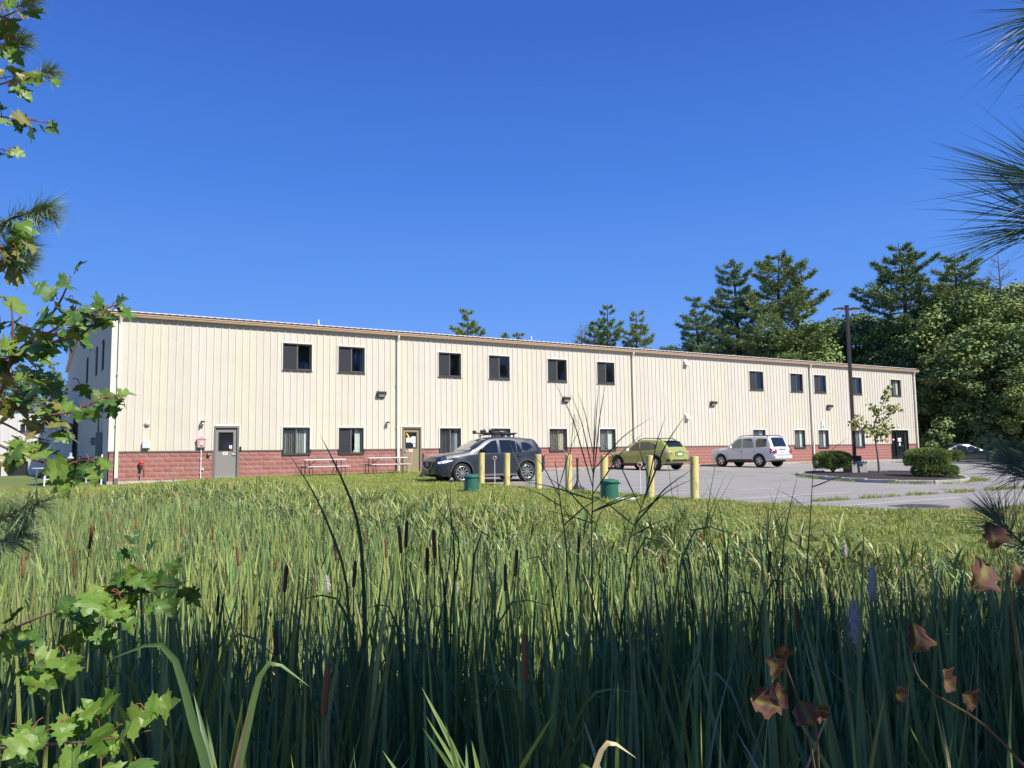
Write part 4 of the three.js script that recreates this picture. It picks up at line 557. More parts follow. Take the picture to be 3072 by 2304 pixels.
// white boxy sport utility car
{
  const paint = phys(.66, .66, .64, .35, { clearcoat: 1, clearcoatRoughness: .05 });
  const c = makeCar({
    name: 'white_suv', label: 'boxy white sport utility car parked nose first against the building', L: 4.44, wb: 2.62, fo: .87, R: .365, rim: .58, paint, pos: [32.7, lotY(32, 4) + .002, 3.95], ry: Math.PI / 2 + .1, tumble: .8,
    top: [[0, .86], [.06, .97], [.25, 1.03], [.8, 1.09], [1.15, 1.125], [1.28, 1.16], [1.6, 1.42], [1.9, 1.62], [2.1, 1.69], [2.6, 1.725], [3.3, 1.72], [3.9, 1.68], [4.05, 1.64], [4.2, 1.3], [4.3, 1.06], [4.36, 1.0], [4.42, .86], [4.44, .8]],
    plan: [[0, .68], [.05, .78], [.15, .85], [.4, .895], [.8, .905], [3.8, .905], [4.2, .88], [4.38, .82], [4.44, .76]], belt: [[0, .74], [.6, .95], [1.2, 1.02], [2.5, 1.06], [3.6, 1.10], [4.2, 1.12], [4.44, .9]], bot: [[0, .42], [.2, .33], [.6, .31], [4.0, .33], [4.3, .4], [4.44, .5]],
    windows: [{ b: [[1.5, 1.07], [2.3, 1.085]], t: [[1.5, 1.11], [1.85, 1.48], [2.05, 1.585], [2.3, 1.61]], m: glassLight }, { b: [[2.38, 1.09], [3.12, 1.10]], t: [[2.38, 1.615], [2.95, 1.615], [3.12, 1.25]], m: glassLight }, { b: [[3.28, 1.12], [3.95, 1.14]], t: [[3.28, 1.5], [3.36, 1.60], [3.95, 1.57]] }],
    ws: [1.3, 2.02], rw: [4.06, 4.27], seams: [1.32, 2.34, 3.2], handles: [2.18, 3.02], mirror: [1.6, 1.13], handleM: paint, arches: paint, sillH: .13,
    headSide: [{ b: [[.06, .8], [.4, .86]], t: [[.06, .92], [.4, .95]] }], tailSide: [{ b: [[4.2, .78], [4.4, .8]], t: [[4.2, 1.05], [4.4, 1.0]] }], spokes: 5, spokeW: .042, spokeFlare: 1.2,
    faces: [{ n: 'number_plate', p: [[0, .84], [.17, .84], [.17, .95], [0, .95]], m: plateM, front: false, off: .02 }, { n: 'tail_light', p: [[.6, .76], [.79, .77], [.79, .99], [.6, .99]], m: lampRed, front: false }, { n: 'bumper_pad', p: [[0, .655], [.66, .655], [.68, .69], [0, .69]], m: mat(.12, .12, .12, .7), front: false, off: .03 }]
  });
  const { t, X } = c;
  M('rear_bumper', bx(X(4.5), X(4.25), .45, .66, -.8, .8, .06), paint, t);
  M('tailgate_trim', bx(X(4.38) - .05, X(4.36) - .02, .97, 1.02, -.3, .3, .01), chrome, t);
  for (const s of [-1, 1]) M('roof_rail', [tube([[X(1.95), 1.69, s * .62], [X(2.2), 1.765, s * .62], [X(3.0), 1.79, s * .62], [X(3.8), 1.76, s * .62], [X(3.95), 1.70, s * .62]], .022, 6, 30)], blackPl, t);
  for (const s of [-1, 1]) M('tail_lens', bx(X(4.38), X(4.28), .84, .93, s * .86 - .03, s * .86 + .02, .01), mat(.75, .6, .6, .3), t);
}
// dark sedan, and a pale one further right
function sedan(name, label, paint, pos, ry, gm) {
  return makeCar({
    name, label, L: 4.85, wb: 2.78, fo: .95, R: .33, rim: .66, paint, pos, ry, tumble: .72,
    top: [[0, .66], [.06, .74], [.3, .82], [.9, .91], [1.35, .97], [1.55, 1.03], [2.0, 1.27], [2.35, 1.405], [2.7, 1.445], [3.1, 1.44], [3.5, 1.36], [3.9, 1.18], [4.2, 1.07], [4.6, 1.03], [4.78, 1.0], [4.85, .85]],
    plan: [[0, .6], [.05, .73], [.2, .84], [.5, .9], [1, .915], [4, .915], [4.5, .87], [4.75, .8], [4.85, .7]], belt: [[0, .6], [.7, .8], [1.5, .92], [2.6, .96], [3.6, 1.0], [4.4, 1.0], [4.85, .85]], bot: [[0, .28], [.2, .2], [.6, .18], [4.3, .2], [4.7, .28], [4.85, .4]],
    windows: [{ b: [[1.85, .97], [2.6, .98]], t: [[1.85, 1.0], [2.2, 1.22], [2.6, 1.35]], m: gm }, { b: [[2.68, .98], [3.4, 1.0]], t: [[2.68, 1.355], [3.1, 1.345], [3.4, 1.27]], m: gm }, { b: [[3.44, 1.0], [3.72, 1.02]], t: [[3.44, 1.25], [3.72, 1.08]], m: gm }],
    ws: [1.57, 2.3], rw: [3.5, 4.0], seams: [1.55, 2.64, 3.5], handles: [2.5, 3.4], mirror: [1.95, 1.02],
    headSide: [{ b: [[.05, .58], [.6, .68]], t: [[.05, .7], [.6, .78]] }], tailSide: [{ b: [[4.45, .78], [4.75, .76]], t: [[4.45, .95], [4.75, .94]] }], spokes: 7, spokeW: .025,
    faces: [{ n: 'grille', p: [[0, .5], [.4, .52], [.42, .62], [0, .63]], m: blackGl, front: true }, { n: 'tail_light', p: [[.45, .76], [.7, .76], [.68, .92], [.45, .92]], m: lampRed, front: false }]
  });
}
sedan('black_sedan', 'black sedan parked in the shade of the trees beyond the building', phys(.012, .012, .014, .2, { clearcoat: 1, clearcoatRoughness: .03 }), [55.6, -.25, 3.6], -.53 - .02, autoGlass);
sedan('pale_sedan', 'pale silver sedan at the lot edge right of the black sedan', phys(.5, .51, .52, .3, { metalness: .3, clearcoat: 1 }), [60.4, -.2, 9.0], -.75);

// ------------------------------------------------------------------ trees
const barkTex = tex(128, 1, (u, v) => .75 + .4 * tn(u, v, 8, 1) + .35 * tn(u, v * .3, 30, 4));
const barkM = mat(.095, .075, .058, 1, { map: barkTex }), barkGrey = mat(.2, .185, .165, 1, { map: barkTex });
function leafMat(r, g, b, rough = .75) { return new THREE.MeshStandardMaterial({ color: col(r, g, b), roughness: rough, side: THREE.DoubleSide, vertexColors: true }); }
const pineLeafM = leafMat(.18, .25, .075), pineLeafD = leafMat(.135, .215, .085), decLeafM = leafMat(.18, .265, .065), decLeafY = leafMat(.225, .29, .07), decLeafD = leafMat(.135, .21, .066);
class Tris { constructor() { this.p = []; this.c = []; }
  tri(a, b, c, k) { this.p.push(a.x, a.y, a.z, b.x, b.y, b.z, c.x, c.y, c.z); for (let i = 0; i < 3; i++) this.c.push(k[0], k[1], k[2]); }
  geo() { const g = new THREE.BufferGeometry(); g.setAttribute('position', new THREE.Float32BufferAttribute(this.p, 3)); g.setAttribute('color', new THREE.Float32BufferAttribute(this.c, 3)); g.computeVertexNormals(); return g; } }
const rdir = () => { const z = rr(-1, 1), a = rr(0, 6.2832), s = Math.sqrt(1 - z * z); return V(s * Math.cos(a), z, s * Math.sin(a)); };
const tint = () => { const v = rr(.72, 1.28), y = rr(-.08, .14); return [v * (1 + y), v, v * (1 - y)]; };
function pineProto(H, spread, o = {}) { // layered white pine; gaps between the plates
  const tr = new Tris(), wood = [limb([V(0, 0, 0), V(rr(-.2, .2), H * .4, rr(-.2, .2)), V(rr(-.3, .3), H * .75, rr(-.3, .3)), V(rr(-.15, .15), H, rr(-.15, .15))], [H * .017 + .05, H * .012, H * .007, .02], 7)];
  const start = o.start ?? .12, tuft = o.tuft || .4;
  let y = H * start; let ring = 0;
  while (y < H * .985) {
    const f = (y / H - start) / (1 - start), prof = (o.prof ? o.prof(f) : Math.pow(1 - f, .62) * (.75 + .25 * Math.sin(f * 9 + ring)) + .05) * spread;
    const nb = f > .9 ? 3 : 4 + Math.floor(rnd() * 3), a0 = rr(0, 6.28);
    for (let k = 0; k < nb; k++) {
      if (rnd() < .1) continue;
      const a = a0 + k / nb * 6.283 + rr(-.35, .35), L = Math.max(.35, prof * rr(.6, 1.18)), rise = lerp(.1, .55, f) + rr(-.12, .12);
      const d = V(Math.cos(a), 0, Math.sin(a)), P = s => V(d.x * L * s, y + L * (rise * s * .42 + .2 * s * s * s) - .08 * L * Math.sin(s * 3), d.z * L * s);
      wood.push(limb([P(0), P(.4), P(1)], [Math.max(.02, L * .016), .018, .006], 4));
      const side = V(-d.z, 0, d.x), nt = Math.round(7 + L * L * 4 + L * 18 * (o.dense || 1));
      for (let q = 0; q < nt; q++) {
        const s = Math.pow(rnd(), .6) * .8 + .2, wl = rr(-1, 1) * .46 * L * (1.2 - s); const c = P(s).addScaledVector(side, wl).add(V(rr(-.1, .1), rr(-.05, .1) + Math.abs(wl) * .1, rr(-.1, .1)));
        const base = tint(), up = d.clone().multiplyScalar(.7).addScaledVector(side, wl * .6 / L).add(V(0, .5, 0));
        for (let n = 0; n < 5; n++) { const e = up.clone().multiplyScalar(.8).add(rdir().multiplyScalar(.85)).normalize().multiplyScalar(tuft * rr(.6, 1.15)), w = rdir().cross(e).normalize().multiplyScalar(tuft * .1); tr.tri(c.clone().add(w), c.clone().sub(w), c.clone().add(e), base); }
      }
    }
    y += H * (o.step || .037) * rr(.75, 1.3) * lerp(1.25, .7, f); ring++;
  }
  return { wood: merge(wood), leaf: tr.geo() };
}
function decProto(H, Rw, o = {}) { // rounded broadleaf crown from many clumps
  const tr = new Tris(), wood = [], lean = V(rr(-.4, .4), H * .45, rr(-.4, .4)); wood.push(limb([V(0, 0, 0), V(lean.x * .4, H * .25, lean.z * .4), lean, V(lean.x, H * .8, lean.z)], [H * .02 + .04, H * .014, H * .01, .02], 7));
  const nC = o.clumps || 46, low = o.low ?? .18;
  for (let k = 0; k < nC; k++) {
    const f = lerp(low, .97, Math.pow(rnd(), .85)), env = Math.pow(Math.sin(Math.PI * clamp((f - low * .6) / (1.02 - low * .6)) ** .8), .6) * Rw, a = rr(0, 6.28), r = env * Math.sqrt(rr(.15, 1)) ; const c = V(lean.x * f + Math.cos(a) * r, f * H, lean.z * f + Math.sin(a) * r), cr = Rw * rr(.2, .38);
    if (k % 3 === 0) wood.push(limb([V(lean.x * f * .7, f * H * .62, lean.z * f * .7), c.clone().lerp(V(0, f * H * .6, 0), .4), c], [H * .006, H * .004, .01], 4));
    const shade = tint(), n = Math.round((o.leaves || 130) * rr(.7, 1.2)), ls = o.leaf || .2;
    for (let q = 0; q < n; q++) {
      const dir = rdir(), rad = cr * Math.pow(rnd(), .4), p = c.clone().add(V(dir.x * rad * 1.15, dir.y * rad * .72, dir.z * rad * 1.15)); const t1 = rdir(), nn = dir.clone().add(V(0, .7, 0)).add(rdir().multiplyScalar(.8)).normalize(), b1 = t1.cross(nn).normalize().multiplyScalar(ls * rr(.5, 1)), b2 = b1.clone().cross(nn).normalize().multiplyScalar(ls * rr(.35, .6)); const s = tint().map((v, i) => v * (shade[i] * .5 + .5));
      tr.tri(p.clone().sub(b1), p.clone().add(b2), p.clone().add(b1), s); tr.tri(p.clone().sub(b1), p.clone().add(b1), p.clone().sub(b2), s);
    }
  }
  return { wood: merge(wood), leaf: tr.geo() };
}
const protoCache = {};
function plant(kind, x, z, H, name, label, cat, group, lm, wm, ry, yOff = 0, wide = 1) {
  const P = protos[kind], s = H / P.H; const t = thing(name, label, cat, [x, groundY(x, z) - .15 + yOff, z], ry ?? rr(0, 6.28), group); t.scale.set(s * wide, s, s * wide);
  M('trunk', P.wood, wm || barkM, t); M('crown', P.leaf, lm, t); return t;
}
const protos = {
  pineA: { H: 20, ...pineProto(20, 5.4, { start: .2, dense: 1.1 }) }, pineB: { H: 20, ...pineProto(20, 6.6, { start: .15, dense: 1.3 }) }, pineC: { H: 16, ...pineProto(16, 4.6, { start: .12, step: .05 }) }, pineD: { H: 18, ...pineProto(18, 4.8, { start: .1, dense: 1.1, step: .052 }) },
  decA: { H: 12, ...decProto(12, 3.8, { clumps: 50, leaves: 190, leaf: .18 }) }, decB: { H: 12, ...decProto(12, 3.2, { clumps: 52, leaves: 190, leaf: .18 }) }, decC: { H: 14, ...decProto(14, 4.2, { clumps: 54, leaves: 200, leaf: .19, low: .1 }) },
  decH: { H: 10, ...decProto(10, 2.9, { clumps: 64, leaves: 210, leaf: .22, low: .4 }) },
  bushA: { H: 3, ...decProto(3, 1.9, { clumps: 22, leaves: 150, leaf: .15, low: .05 }) }
};
{
  // [pixel x, pixel y of the top, distance] of each tree top seen in the photograph
  const top = (u, v, d) => { const p = at(u, v, d); return [p.x, p.z, p.y]; };
  const put = (kind, u, v, d, name, label, cat, group, lm, wm, ry, wide) => { const [x, z, y] = top(u, v, d); const g = groundY(x, z) - .15; return plant(kind, x, z, y - g, name, label, cat, group, lm, wm, ry, 0, wide); };
  const far = 'white pines behind the long roof', gR = 'broadleaf trees at the right edge of the lot', gM = 'broadleaf trees behind the far end of the building';
  put('pineC', 1402, 930, 78, 'pine_tree', 'small dense pine rising alone above the roof behind the grey car', 'pine tree', far, pineLeafM, barkM, 1);
  put('pineC', 1514, 1003, 82, 'pine_tree', 'pine of which only a tiny tuft shows over the roof', 'pine tree', far, pineLeafM, barkM, 2); put('pineC', 1552, 1000, 82, 'pine_tree', 'pine of which only a tiny tuft shows over the roof', 'pine tree', far, pineLeafM, barkM, 4);
  put('pineD', 1822, 912, 80, 'pine_tree', 'pine in the small clump over the roof, left of the clump', 'pine tree', far, pineLeafD, barkM, 1, .95); put('pineC', 1908, 936, 78, 'pine_tree', 'pine in the small clump over the roof, right of the clump', 'pine tree', far, pineLeafM, barkM, 3); put('pineC', 1782, 965, 84, 'pine_tree', 'thin pine behind the small clump over the roof', 'pine tree', far, pineLeafD, barkM, 5);
  put('pineD', 2085, 888, 82, 'pine_tree', 'medium dark pine left of the tall pair above the roof', 'pine tree', far, pineLeafD, barkM, 2.4, 1.2);
  put('pineA', 2200, 775, 84, 'pine_tree', 'tall thin pine with sparse layered branches above the roof', 'pine tree', far, pineLeafD, barkM, .6, 1.05);
  put('pineB', 2335, 757, 80, 'pine_tree', 'tall full pine with long side branches above the roof', 'pine tree', far, pineLeafM, barkM, 2.1, 1.25);
  put('pineB', 2700, 728, 78, 'pine_tree', 'tall dark pine behind the lamp post', 'pine tree', far, pineLeafD, barkM, 4.2, 1.15); put('pineA', 2862, 757, 74, 'pine_tree', 'tall lighter pine right of the dark pine', 'pine tree', far, pineLeafM, barkM, 3.3, 1.3);
  put('pineD', 2960, 860, 82, 'pine_tree', 'pine peeping between the tall pines and the dead tree', 'pine tree', far, pineLeafM, barkM, 3);
  for (const [k, u, v, d, m, w] of [['decB', 2415, 960, 78, decLeafM, 1], ['decA', 2500, 975, 84, decLeafD, 1], ['decB', 2570, 935, 86, decLeafD, 1], ['decA', 2290, 1000, 88, decLeafD, 1], ['decA', 2620, 985, 80, decLeafM, 1], ['decB', 2150, 1020, 90, decLeafD, 1.1], ['decA', 2740, 960, 76, decLeafD, 1.1], ['decA', 2050, 1040, 84, decLeafD, 1.2], ['decB', 1985, 1062, 86, decLeafD, 1.1], ['decB', 2240, 1010, 92, decLeafM, 1.2], ['decA', 2360, 1010, 84, decLeafM, 1.2], ['decB', 2460, 990, 90, decLeafM, 1.2], ['decA', 2660, 960, 90, decLeafD, 1.2], ['decC', 2780, 930, 84, decLeafM, 1.1]]) put(k, u, v, d, 'broadleaf_tree', (m === decLeafM ? 'lighter green' : 'darker green') + (w > 1 ? ' broad' : ' slim') + ' broadleaf tree behind the far end of the long roof', 'tree', gM, m, barkM, undefined, w);
  for (const [k, u, v, d, m, w] of [['decC', 2830, 900, 72, decLeafM, 1], ['decC', 2960, 880, 70, decLeafM, 1], ['decB', 3060, 900, 66, decLeafY, 1.1], ['decA', 2900, 1010, 66, decLeafY, 1.1], ['decB', 2800, 1060, 70, decLeafD, 1.1], ['decC', 3110, 960, 62, decLeafM, 1.05], ['decA', 3010, 1040, 62, decLeafD, 1.1], ['decB', 3180, 900, 66, decLeafD, 1.1], ['decA', 3130, 1090, 58, decLeafY, 1.1], ['decC', 3300, 930, 64, decLeafM, 1], ['decA', 2860, 1120, 68, decLeafM, 1], ['decC', 3450, 960, 60, decLeafD, 1], ['decC', 2890, 840, 80, decLeafD, 1], ['decC', 3000, 850, 76, decLeafM, 1.1], ['decC', 3090, 860, 74, decLeafD, 1.1], ['decB', 2950, 960, 64, decLeafM, 1.2]]) put(k, u, v, d, 'broadleaf_tree', (m === decLeafY ? 'yellow green ' : m === decLeafD ? 'dark green ' : 'mid green ') + (v < 950 ? 'tall crowned' : v < 1050 ? 'medium height' : 'low spreading') + ' leafy tree in the dense wood right of the building', 'tree', gR, m, barkM, undefined, w);
  for (let k = 0; k < 26; k++) { const u = 2780 + k * 26 + rr(-12, 12), d = rr(61, 69); put('bushA', u, 1338 - rr(60, 150), d, 'woodland_shrub', 'dark shrub at the foot of the wood behind the parked sedans', 'shrub', 'shrubs at the foot of the wood', k % 3 ? decLeafD : decLeafM, barkM); }
  // dead trees: bare limbs
  for (const [u, v, d, s, l] of [[2993, 764, 72, 1, 'bare dead tree with upswept grey twigs above the wood'], [1742, 972, 80, .8, 'slim bare dead tree top above the roof']]) {
    const [x, z, y] = top(u, v, d), g0 = groundY(x, z), H = y - g0; const t = thing('dead_tree', l, 'dead tree', [x, g0, z]); M('trunk', limb([V(0, 0, 0), V(.2, H * .6, 0), V(0, H, 0)], [.22 * s, .14 * s, .03], 6), barkGrey, t);
    const g = []; for (let k = 0; k < 46; k++) { const f = rr(.55, .97), a = rr(0, 6.28), L = (1 - f) * H * .35 + .5; const b = V(.1, f * H, 0), e = b.clone().add(V(Math.cos(a) * L, L * rr(.3, .8), Math.sin(a) * L)); g.push(limb([b, b.clone().lerp(e, .5).add(V(0, -.1 * L, 0)), e], [.035 * s, .025 * s, .012], 4)); for (let q = 0; q < 3; q++) { const m = b.clone().lerp(e, rr(.4, .9)); g.push(rod(m, m.clone().add(rdir().multiplyScalar(.5)).add(V(0, .3, 0)), .012, .006, 3)); } } M('limbs', g, barkGrey, t);
  }
  // trees behind the low white building
  for (const [u, v, d, k] of [[20, 1075, 72, 'pineD'], [95, 1110, 70, 'pineC'], [160, 1085, 74, 'pineD'], [215, 1120, 78, 'pineC'], [-70, 1060, 74, 'pineD'], [60, 1090, 80, 'pineD']]) put(k, u, v, d, 'backdrop_pine', 'green pine standing behind the low white building', 'pine tree', 'pines behind the low white building', pineLeafM);
}
// trees on the bank behind the camera: they shade the near cattails and are mirrored in the windows
{
  const near = [['decH', 1.7, 36.6, 10.4, .52], ['decH', 5.3, 38.4, 9.6, .9], ['decH', 3.4, 37.4, 9.8, .5], ['decH', 6.1, 38.8, 9.4], ['decH', 9.4, 39, 9.4], ['decH', 12.8, 39.2, 9.6], ['decH', 6.8, 41.8, 11], ['decH', 8, 41.8, 11], ['decH', 11.6, 42, 11], ['decH', 9, 45, 12]], far = [['decC', 1, 56, 15], ['pineC', -9, 58, 17], ['decB', -20, 58, 14], ['pineC', 16, 57, 20], ['decC', 24, 55, 18], ['decC', 31, 57, 19], ['pineC', 38, 55, 20], ['decB', 46, 58, 18], ['pineC', 53, 56, 20], ['decC', 61, 58, 17], ['decC', 70, 57, 15]];
  for (const [k, x, z, H, wd] of near) plant(k, x, z, H, k[0] === 'p' ? 'bank_pine' : 'bank_tree', k[0] === 'p' ? 'pine on the near bank that shades the cattails' : 'broadleaf tree on the near bank that shades the cattails', k[0] === 'p' ? 'pine tree' : 'tree', 'shade trees on the near bank', k[0] === 'p' ? pineLeafD : decLeafM, barkM, undefined, 0, wd || 1);
  for (const [k, x, z, H] of far) plant(k, x, z, H, k[0] === 'p' ? 'bank_pine' : 'bank_tree', k[0] === 'p' ? 'tall pine in the wood across the marsh from the building' : 'tall broadleaf tree in the wood across the marsh from the building', k[0] === 'p' ? 'pine tree' : 'tree', 'trees across the marsh from the building', k[0] === 'p' ? pineLeafD : decLeafD);
}

// ------------------------------------------------------------------ clipped shrubs and the island sapling
function shrub(x, z, rx, ry_, rz, label, name = 'clipped_shrub', tiers = [[0, 0, 0, 1, 1, 1]], y0 = 0) {
  const t = thing(name, label, 'shrub', [x, lotY(x, z) + y0, z], rr(0, 3)); const tr = new Tris();
  for (const [ox, oy, oz, sx, sy_, sz] of tiers) for (let k = 0; k < 5200 * sx * sy_; k++) { const d = rdir(); if (d.y < -.6) continue; const bulge = v => Math.sign(v) * Math.pow(Math.abs(v), .72); const rad = (.84 + .16 * Math.pow(rnd(), .5)) * (1 + .06 * noise(d.x * 3 + x, d.y * 3, d.z * 3)); const c = V(ox + bulge(d.x) * rx * sx * rad, oy + ry_ * sy_ * (1 + bulge(d.y) * rad), oz + bulge(d.z) * rz * sz * rad); const s = tint(); const up = d.clone().multiplyScalar(.9).add(V(0, .5, 0)); for (let n = 0; n < 2; n++) { const e = up.clone().add(rdir().multiplyScalar(.8)).normalize().multiplyScalar(rr(.05, .1)), w = rdir().cross(e).normalize().multiplyScalar(.013); tr.tri(c.clone().add(w), c.clone().sub(w), c.clone().add(e), s); } }
  M('stems', Array.from({ length: 7 }, (_, k) => limb([V(0, 0, 0), V(Math.cos(k) * rx * .3, ry_ * .6, Math.sin(k) * rz * .3), V(Math.cos(k) * rx * .6, ry_ * 1.2, Math.sin(k) * rz * .6)], [.03, .02, .01], 4)), barkM, t);
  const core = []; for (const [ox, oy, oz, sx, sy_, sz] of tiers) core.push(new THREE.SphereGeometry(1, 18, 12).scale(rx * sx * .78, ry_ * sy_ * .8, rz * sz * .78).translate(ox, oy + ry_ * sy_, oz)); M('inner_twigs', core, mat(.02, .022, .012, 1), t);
  M('foliage', tr.geo(), leafMat(.18, .26, .05), t); return t;
}
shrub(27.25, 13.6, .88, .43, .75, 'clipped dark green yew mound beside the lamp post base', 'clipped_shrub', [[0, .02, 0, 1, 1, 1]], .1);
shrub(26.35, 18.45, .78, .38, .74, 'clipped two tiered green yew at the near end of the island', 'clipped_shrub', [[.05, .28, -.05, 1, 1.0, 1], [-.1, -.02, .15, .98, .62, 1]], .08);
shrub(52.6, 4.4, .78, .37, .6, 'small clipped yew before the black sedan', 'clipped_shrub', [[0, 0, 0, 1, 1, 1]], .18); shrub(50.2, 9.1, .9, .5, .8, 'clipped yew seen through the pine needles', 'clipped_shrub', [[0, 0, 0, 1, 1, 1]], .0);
{ // far bed with kerb
  const o = struct('far_planting_bed', bx(-1.2, 1.2, -.1, .14, -5, 5, .05), mat(.05, .045, .03, 1)); o.position.set(52.2, lotY(52, 6) - .02, 6.3); const k = struct('kerb', [bx(-1.35, -1.22, -.1, .16, -5.1, 5.1, .02)], mat(.42, .38, .36, .95, { map: concTex })); k.position.copy(o.position); }
{ // young maple in the island
  const x = 27.9, z = 15.35, t = thing('sapling_tree', 'young thin tree with sparse leaves growing in the planted island', 'tree', [x, lotY(x, z) + .08, z], -.53); const wd = [], tr = new Tris();
  wd.push(limb([V(0, 0, 0), V(-.03, .8, 0), V(-.1, 1.55, 0), V(-.1, 2.1, .05), V(.3, 2.9, 0), V(.62, 3.5, 0)], [.05, .042, .036, .028, .018, .006], 8));
  const ends = []; const br = (a, b, n, s) => { wd.push(limb([a, a.clone().lerp(b, .5).add(V(0, .06, 0)), b], [.017, .011, .004], 5)); for (let k = 0; k < n * 1.8; k++) ends.push([a.clone().lerp(b, rr(.25, 1.05)).add(rdir().multiplyScalar(s)), 1]); };
  br(V(-.1, 1.55, 0), V(-1.05, 2.05, .1), 44, .2); br(V(-.1, 1.6, 0), V(-.75, 2.35, -.2), 34, .2); br(V(-.1, 1.5, 0), V(.55, 1.9, .2), 34, .2); br(V(-.1, 1.8, 0), V(-.5, 1.7, .4), 20, .2); br(V(-.05, 2.1, 0), V(.1, 2.8, .3), 26, .2); br(V(.1, 2.4, 0), V(.9, 2.75, .1), 26, .17); br(V(.3, 2.9, 0), V(.62, 3.55, 0), 24, .13); br(V(.1, 2.5, 0), V(-.3, 2.95, -.1), 14, .14); br(V(-.1, 1.5, 0), V(.3, 1.55, -.2), 18, .2); br(V(.3, 2.8, 0), V(1.1, 2.65, 0), 10, .1); br(V(-.1, 1.7, 0), V(.4, 2.2, 0), 28, .2);
  for (const [p] of ends) { const s = tint(), n = rdir().add(V(0, .6, 0)).normalize(), b1 = rdir().cross(n).normalize().multiplyScalar(rr(.06, .1)), b2 = b1.clone().cross(n).normalize().multiplyScalar(rr(.045, .07)); for (const q of [1, -1]) { tr.tri(p.clone().sub(b1), p.clone().addScaledVector(b2, q), p.clone().add(b1).add(V(0, -.02, 0)), s); } }
  M('trunk', wd, mat(.24, .2, .19, .95, { map: barkTex }), t); M('crown', tr.geo(), leafMat(.26, .29, .06), t);
}

// ------------------------------------------------------------------ cattail marsh and lawn grass
const leafCols = [[.185, .27, .08], [.15, .235, .085], [.24, .315, .09], [.125, .2, .085], [.33, .365, .135]], deadCols = [[.45, .38, .22], [.34, .27, .15], [.58, .51, .34]];
function ribbon(tr, pts, wd, w0, k, taperAt = .5) { // flat tapering leaf through points
  const n = pts.length; let pl_, pr_;
  for (let i = 0; i < n; i++) { const t = i / (n - 1), w = w0 * (t < taperAt ? lerp(.75, 1, t / taperAt) : Math.pow(1 - (t - taperAt) / (1 - taperAt), .6)); const d = wd(t); const a = pts[i].clone().addScaledVector(d, w), b = pts[i].clone().addScaledVector(d, -w); if (i) { tr.tri(pl_, pr_, a, k); if (i < n - 1) tr.tri(pr_, b, a, k); } pl_ = a; pr_ = b; }
}
function blade(tr, base, H, lean, az, bend, w, k, segs = 6, twist = 1.2) { const d = V(Math.cos(az), 0, Math.sin(az)), s = V(-d.z, 0, d.x), pts = []; for (let i = 0; i <= segs; i++) { const t = i / segs; pts.push(base.clone().addScaledVector(d, lean * t + bend * t * t * t).add(V(0, H * (t - .5 * Math.min(.8, bend / H) * t * t * t), 0))); } const a0 = rr(0, 3); ribbon(tr, pts, t => d.clone().multiplyScalar(Math.cos(a0 + twist * t)).addScaledVector(s, Math.sin(a0 + twist * t)), w, k); }
function clump(n, o = {}) { const tr = new Tris(); for (let k = 0; k < n; k++) { const dead = rnd() < (o.dead ?? .13), c = dead ? deadCols[k % 3] : leafCols[Math.floor(rnd() * 5)], v = rr(.8, 1.2), b = V(rr(-.2, .2), 0, rr(-.2, .2)); const H = dead ? rr(.3, .8) : rr(.68, 1.08); blade(tr, b, H, rr(.0, .1) + .28 * Math.pow(rnd(), 3), rr(0, 6.28), dead ? rr(.1, .5) : (rnd() < .16 ? rr(.15, .45) : rr(0, .1)), dead ? rr(.007, .012) : rr(.012, .0195), c.map(q => q * v), 6, rr(.2, 1.4)); } return tr.geo(); }
const reedMat = new THREE.MeshStandardMaterial({ vertexColors: true, roughness: .5, side: THREE.DoubleSide });
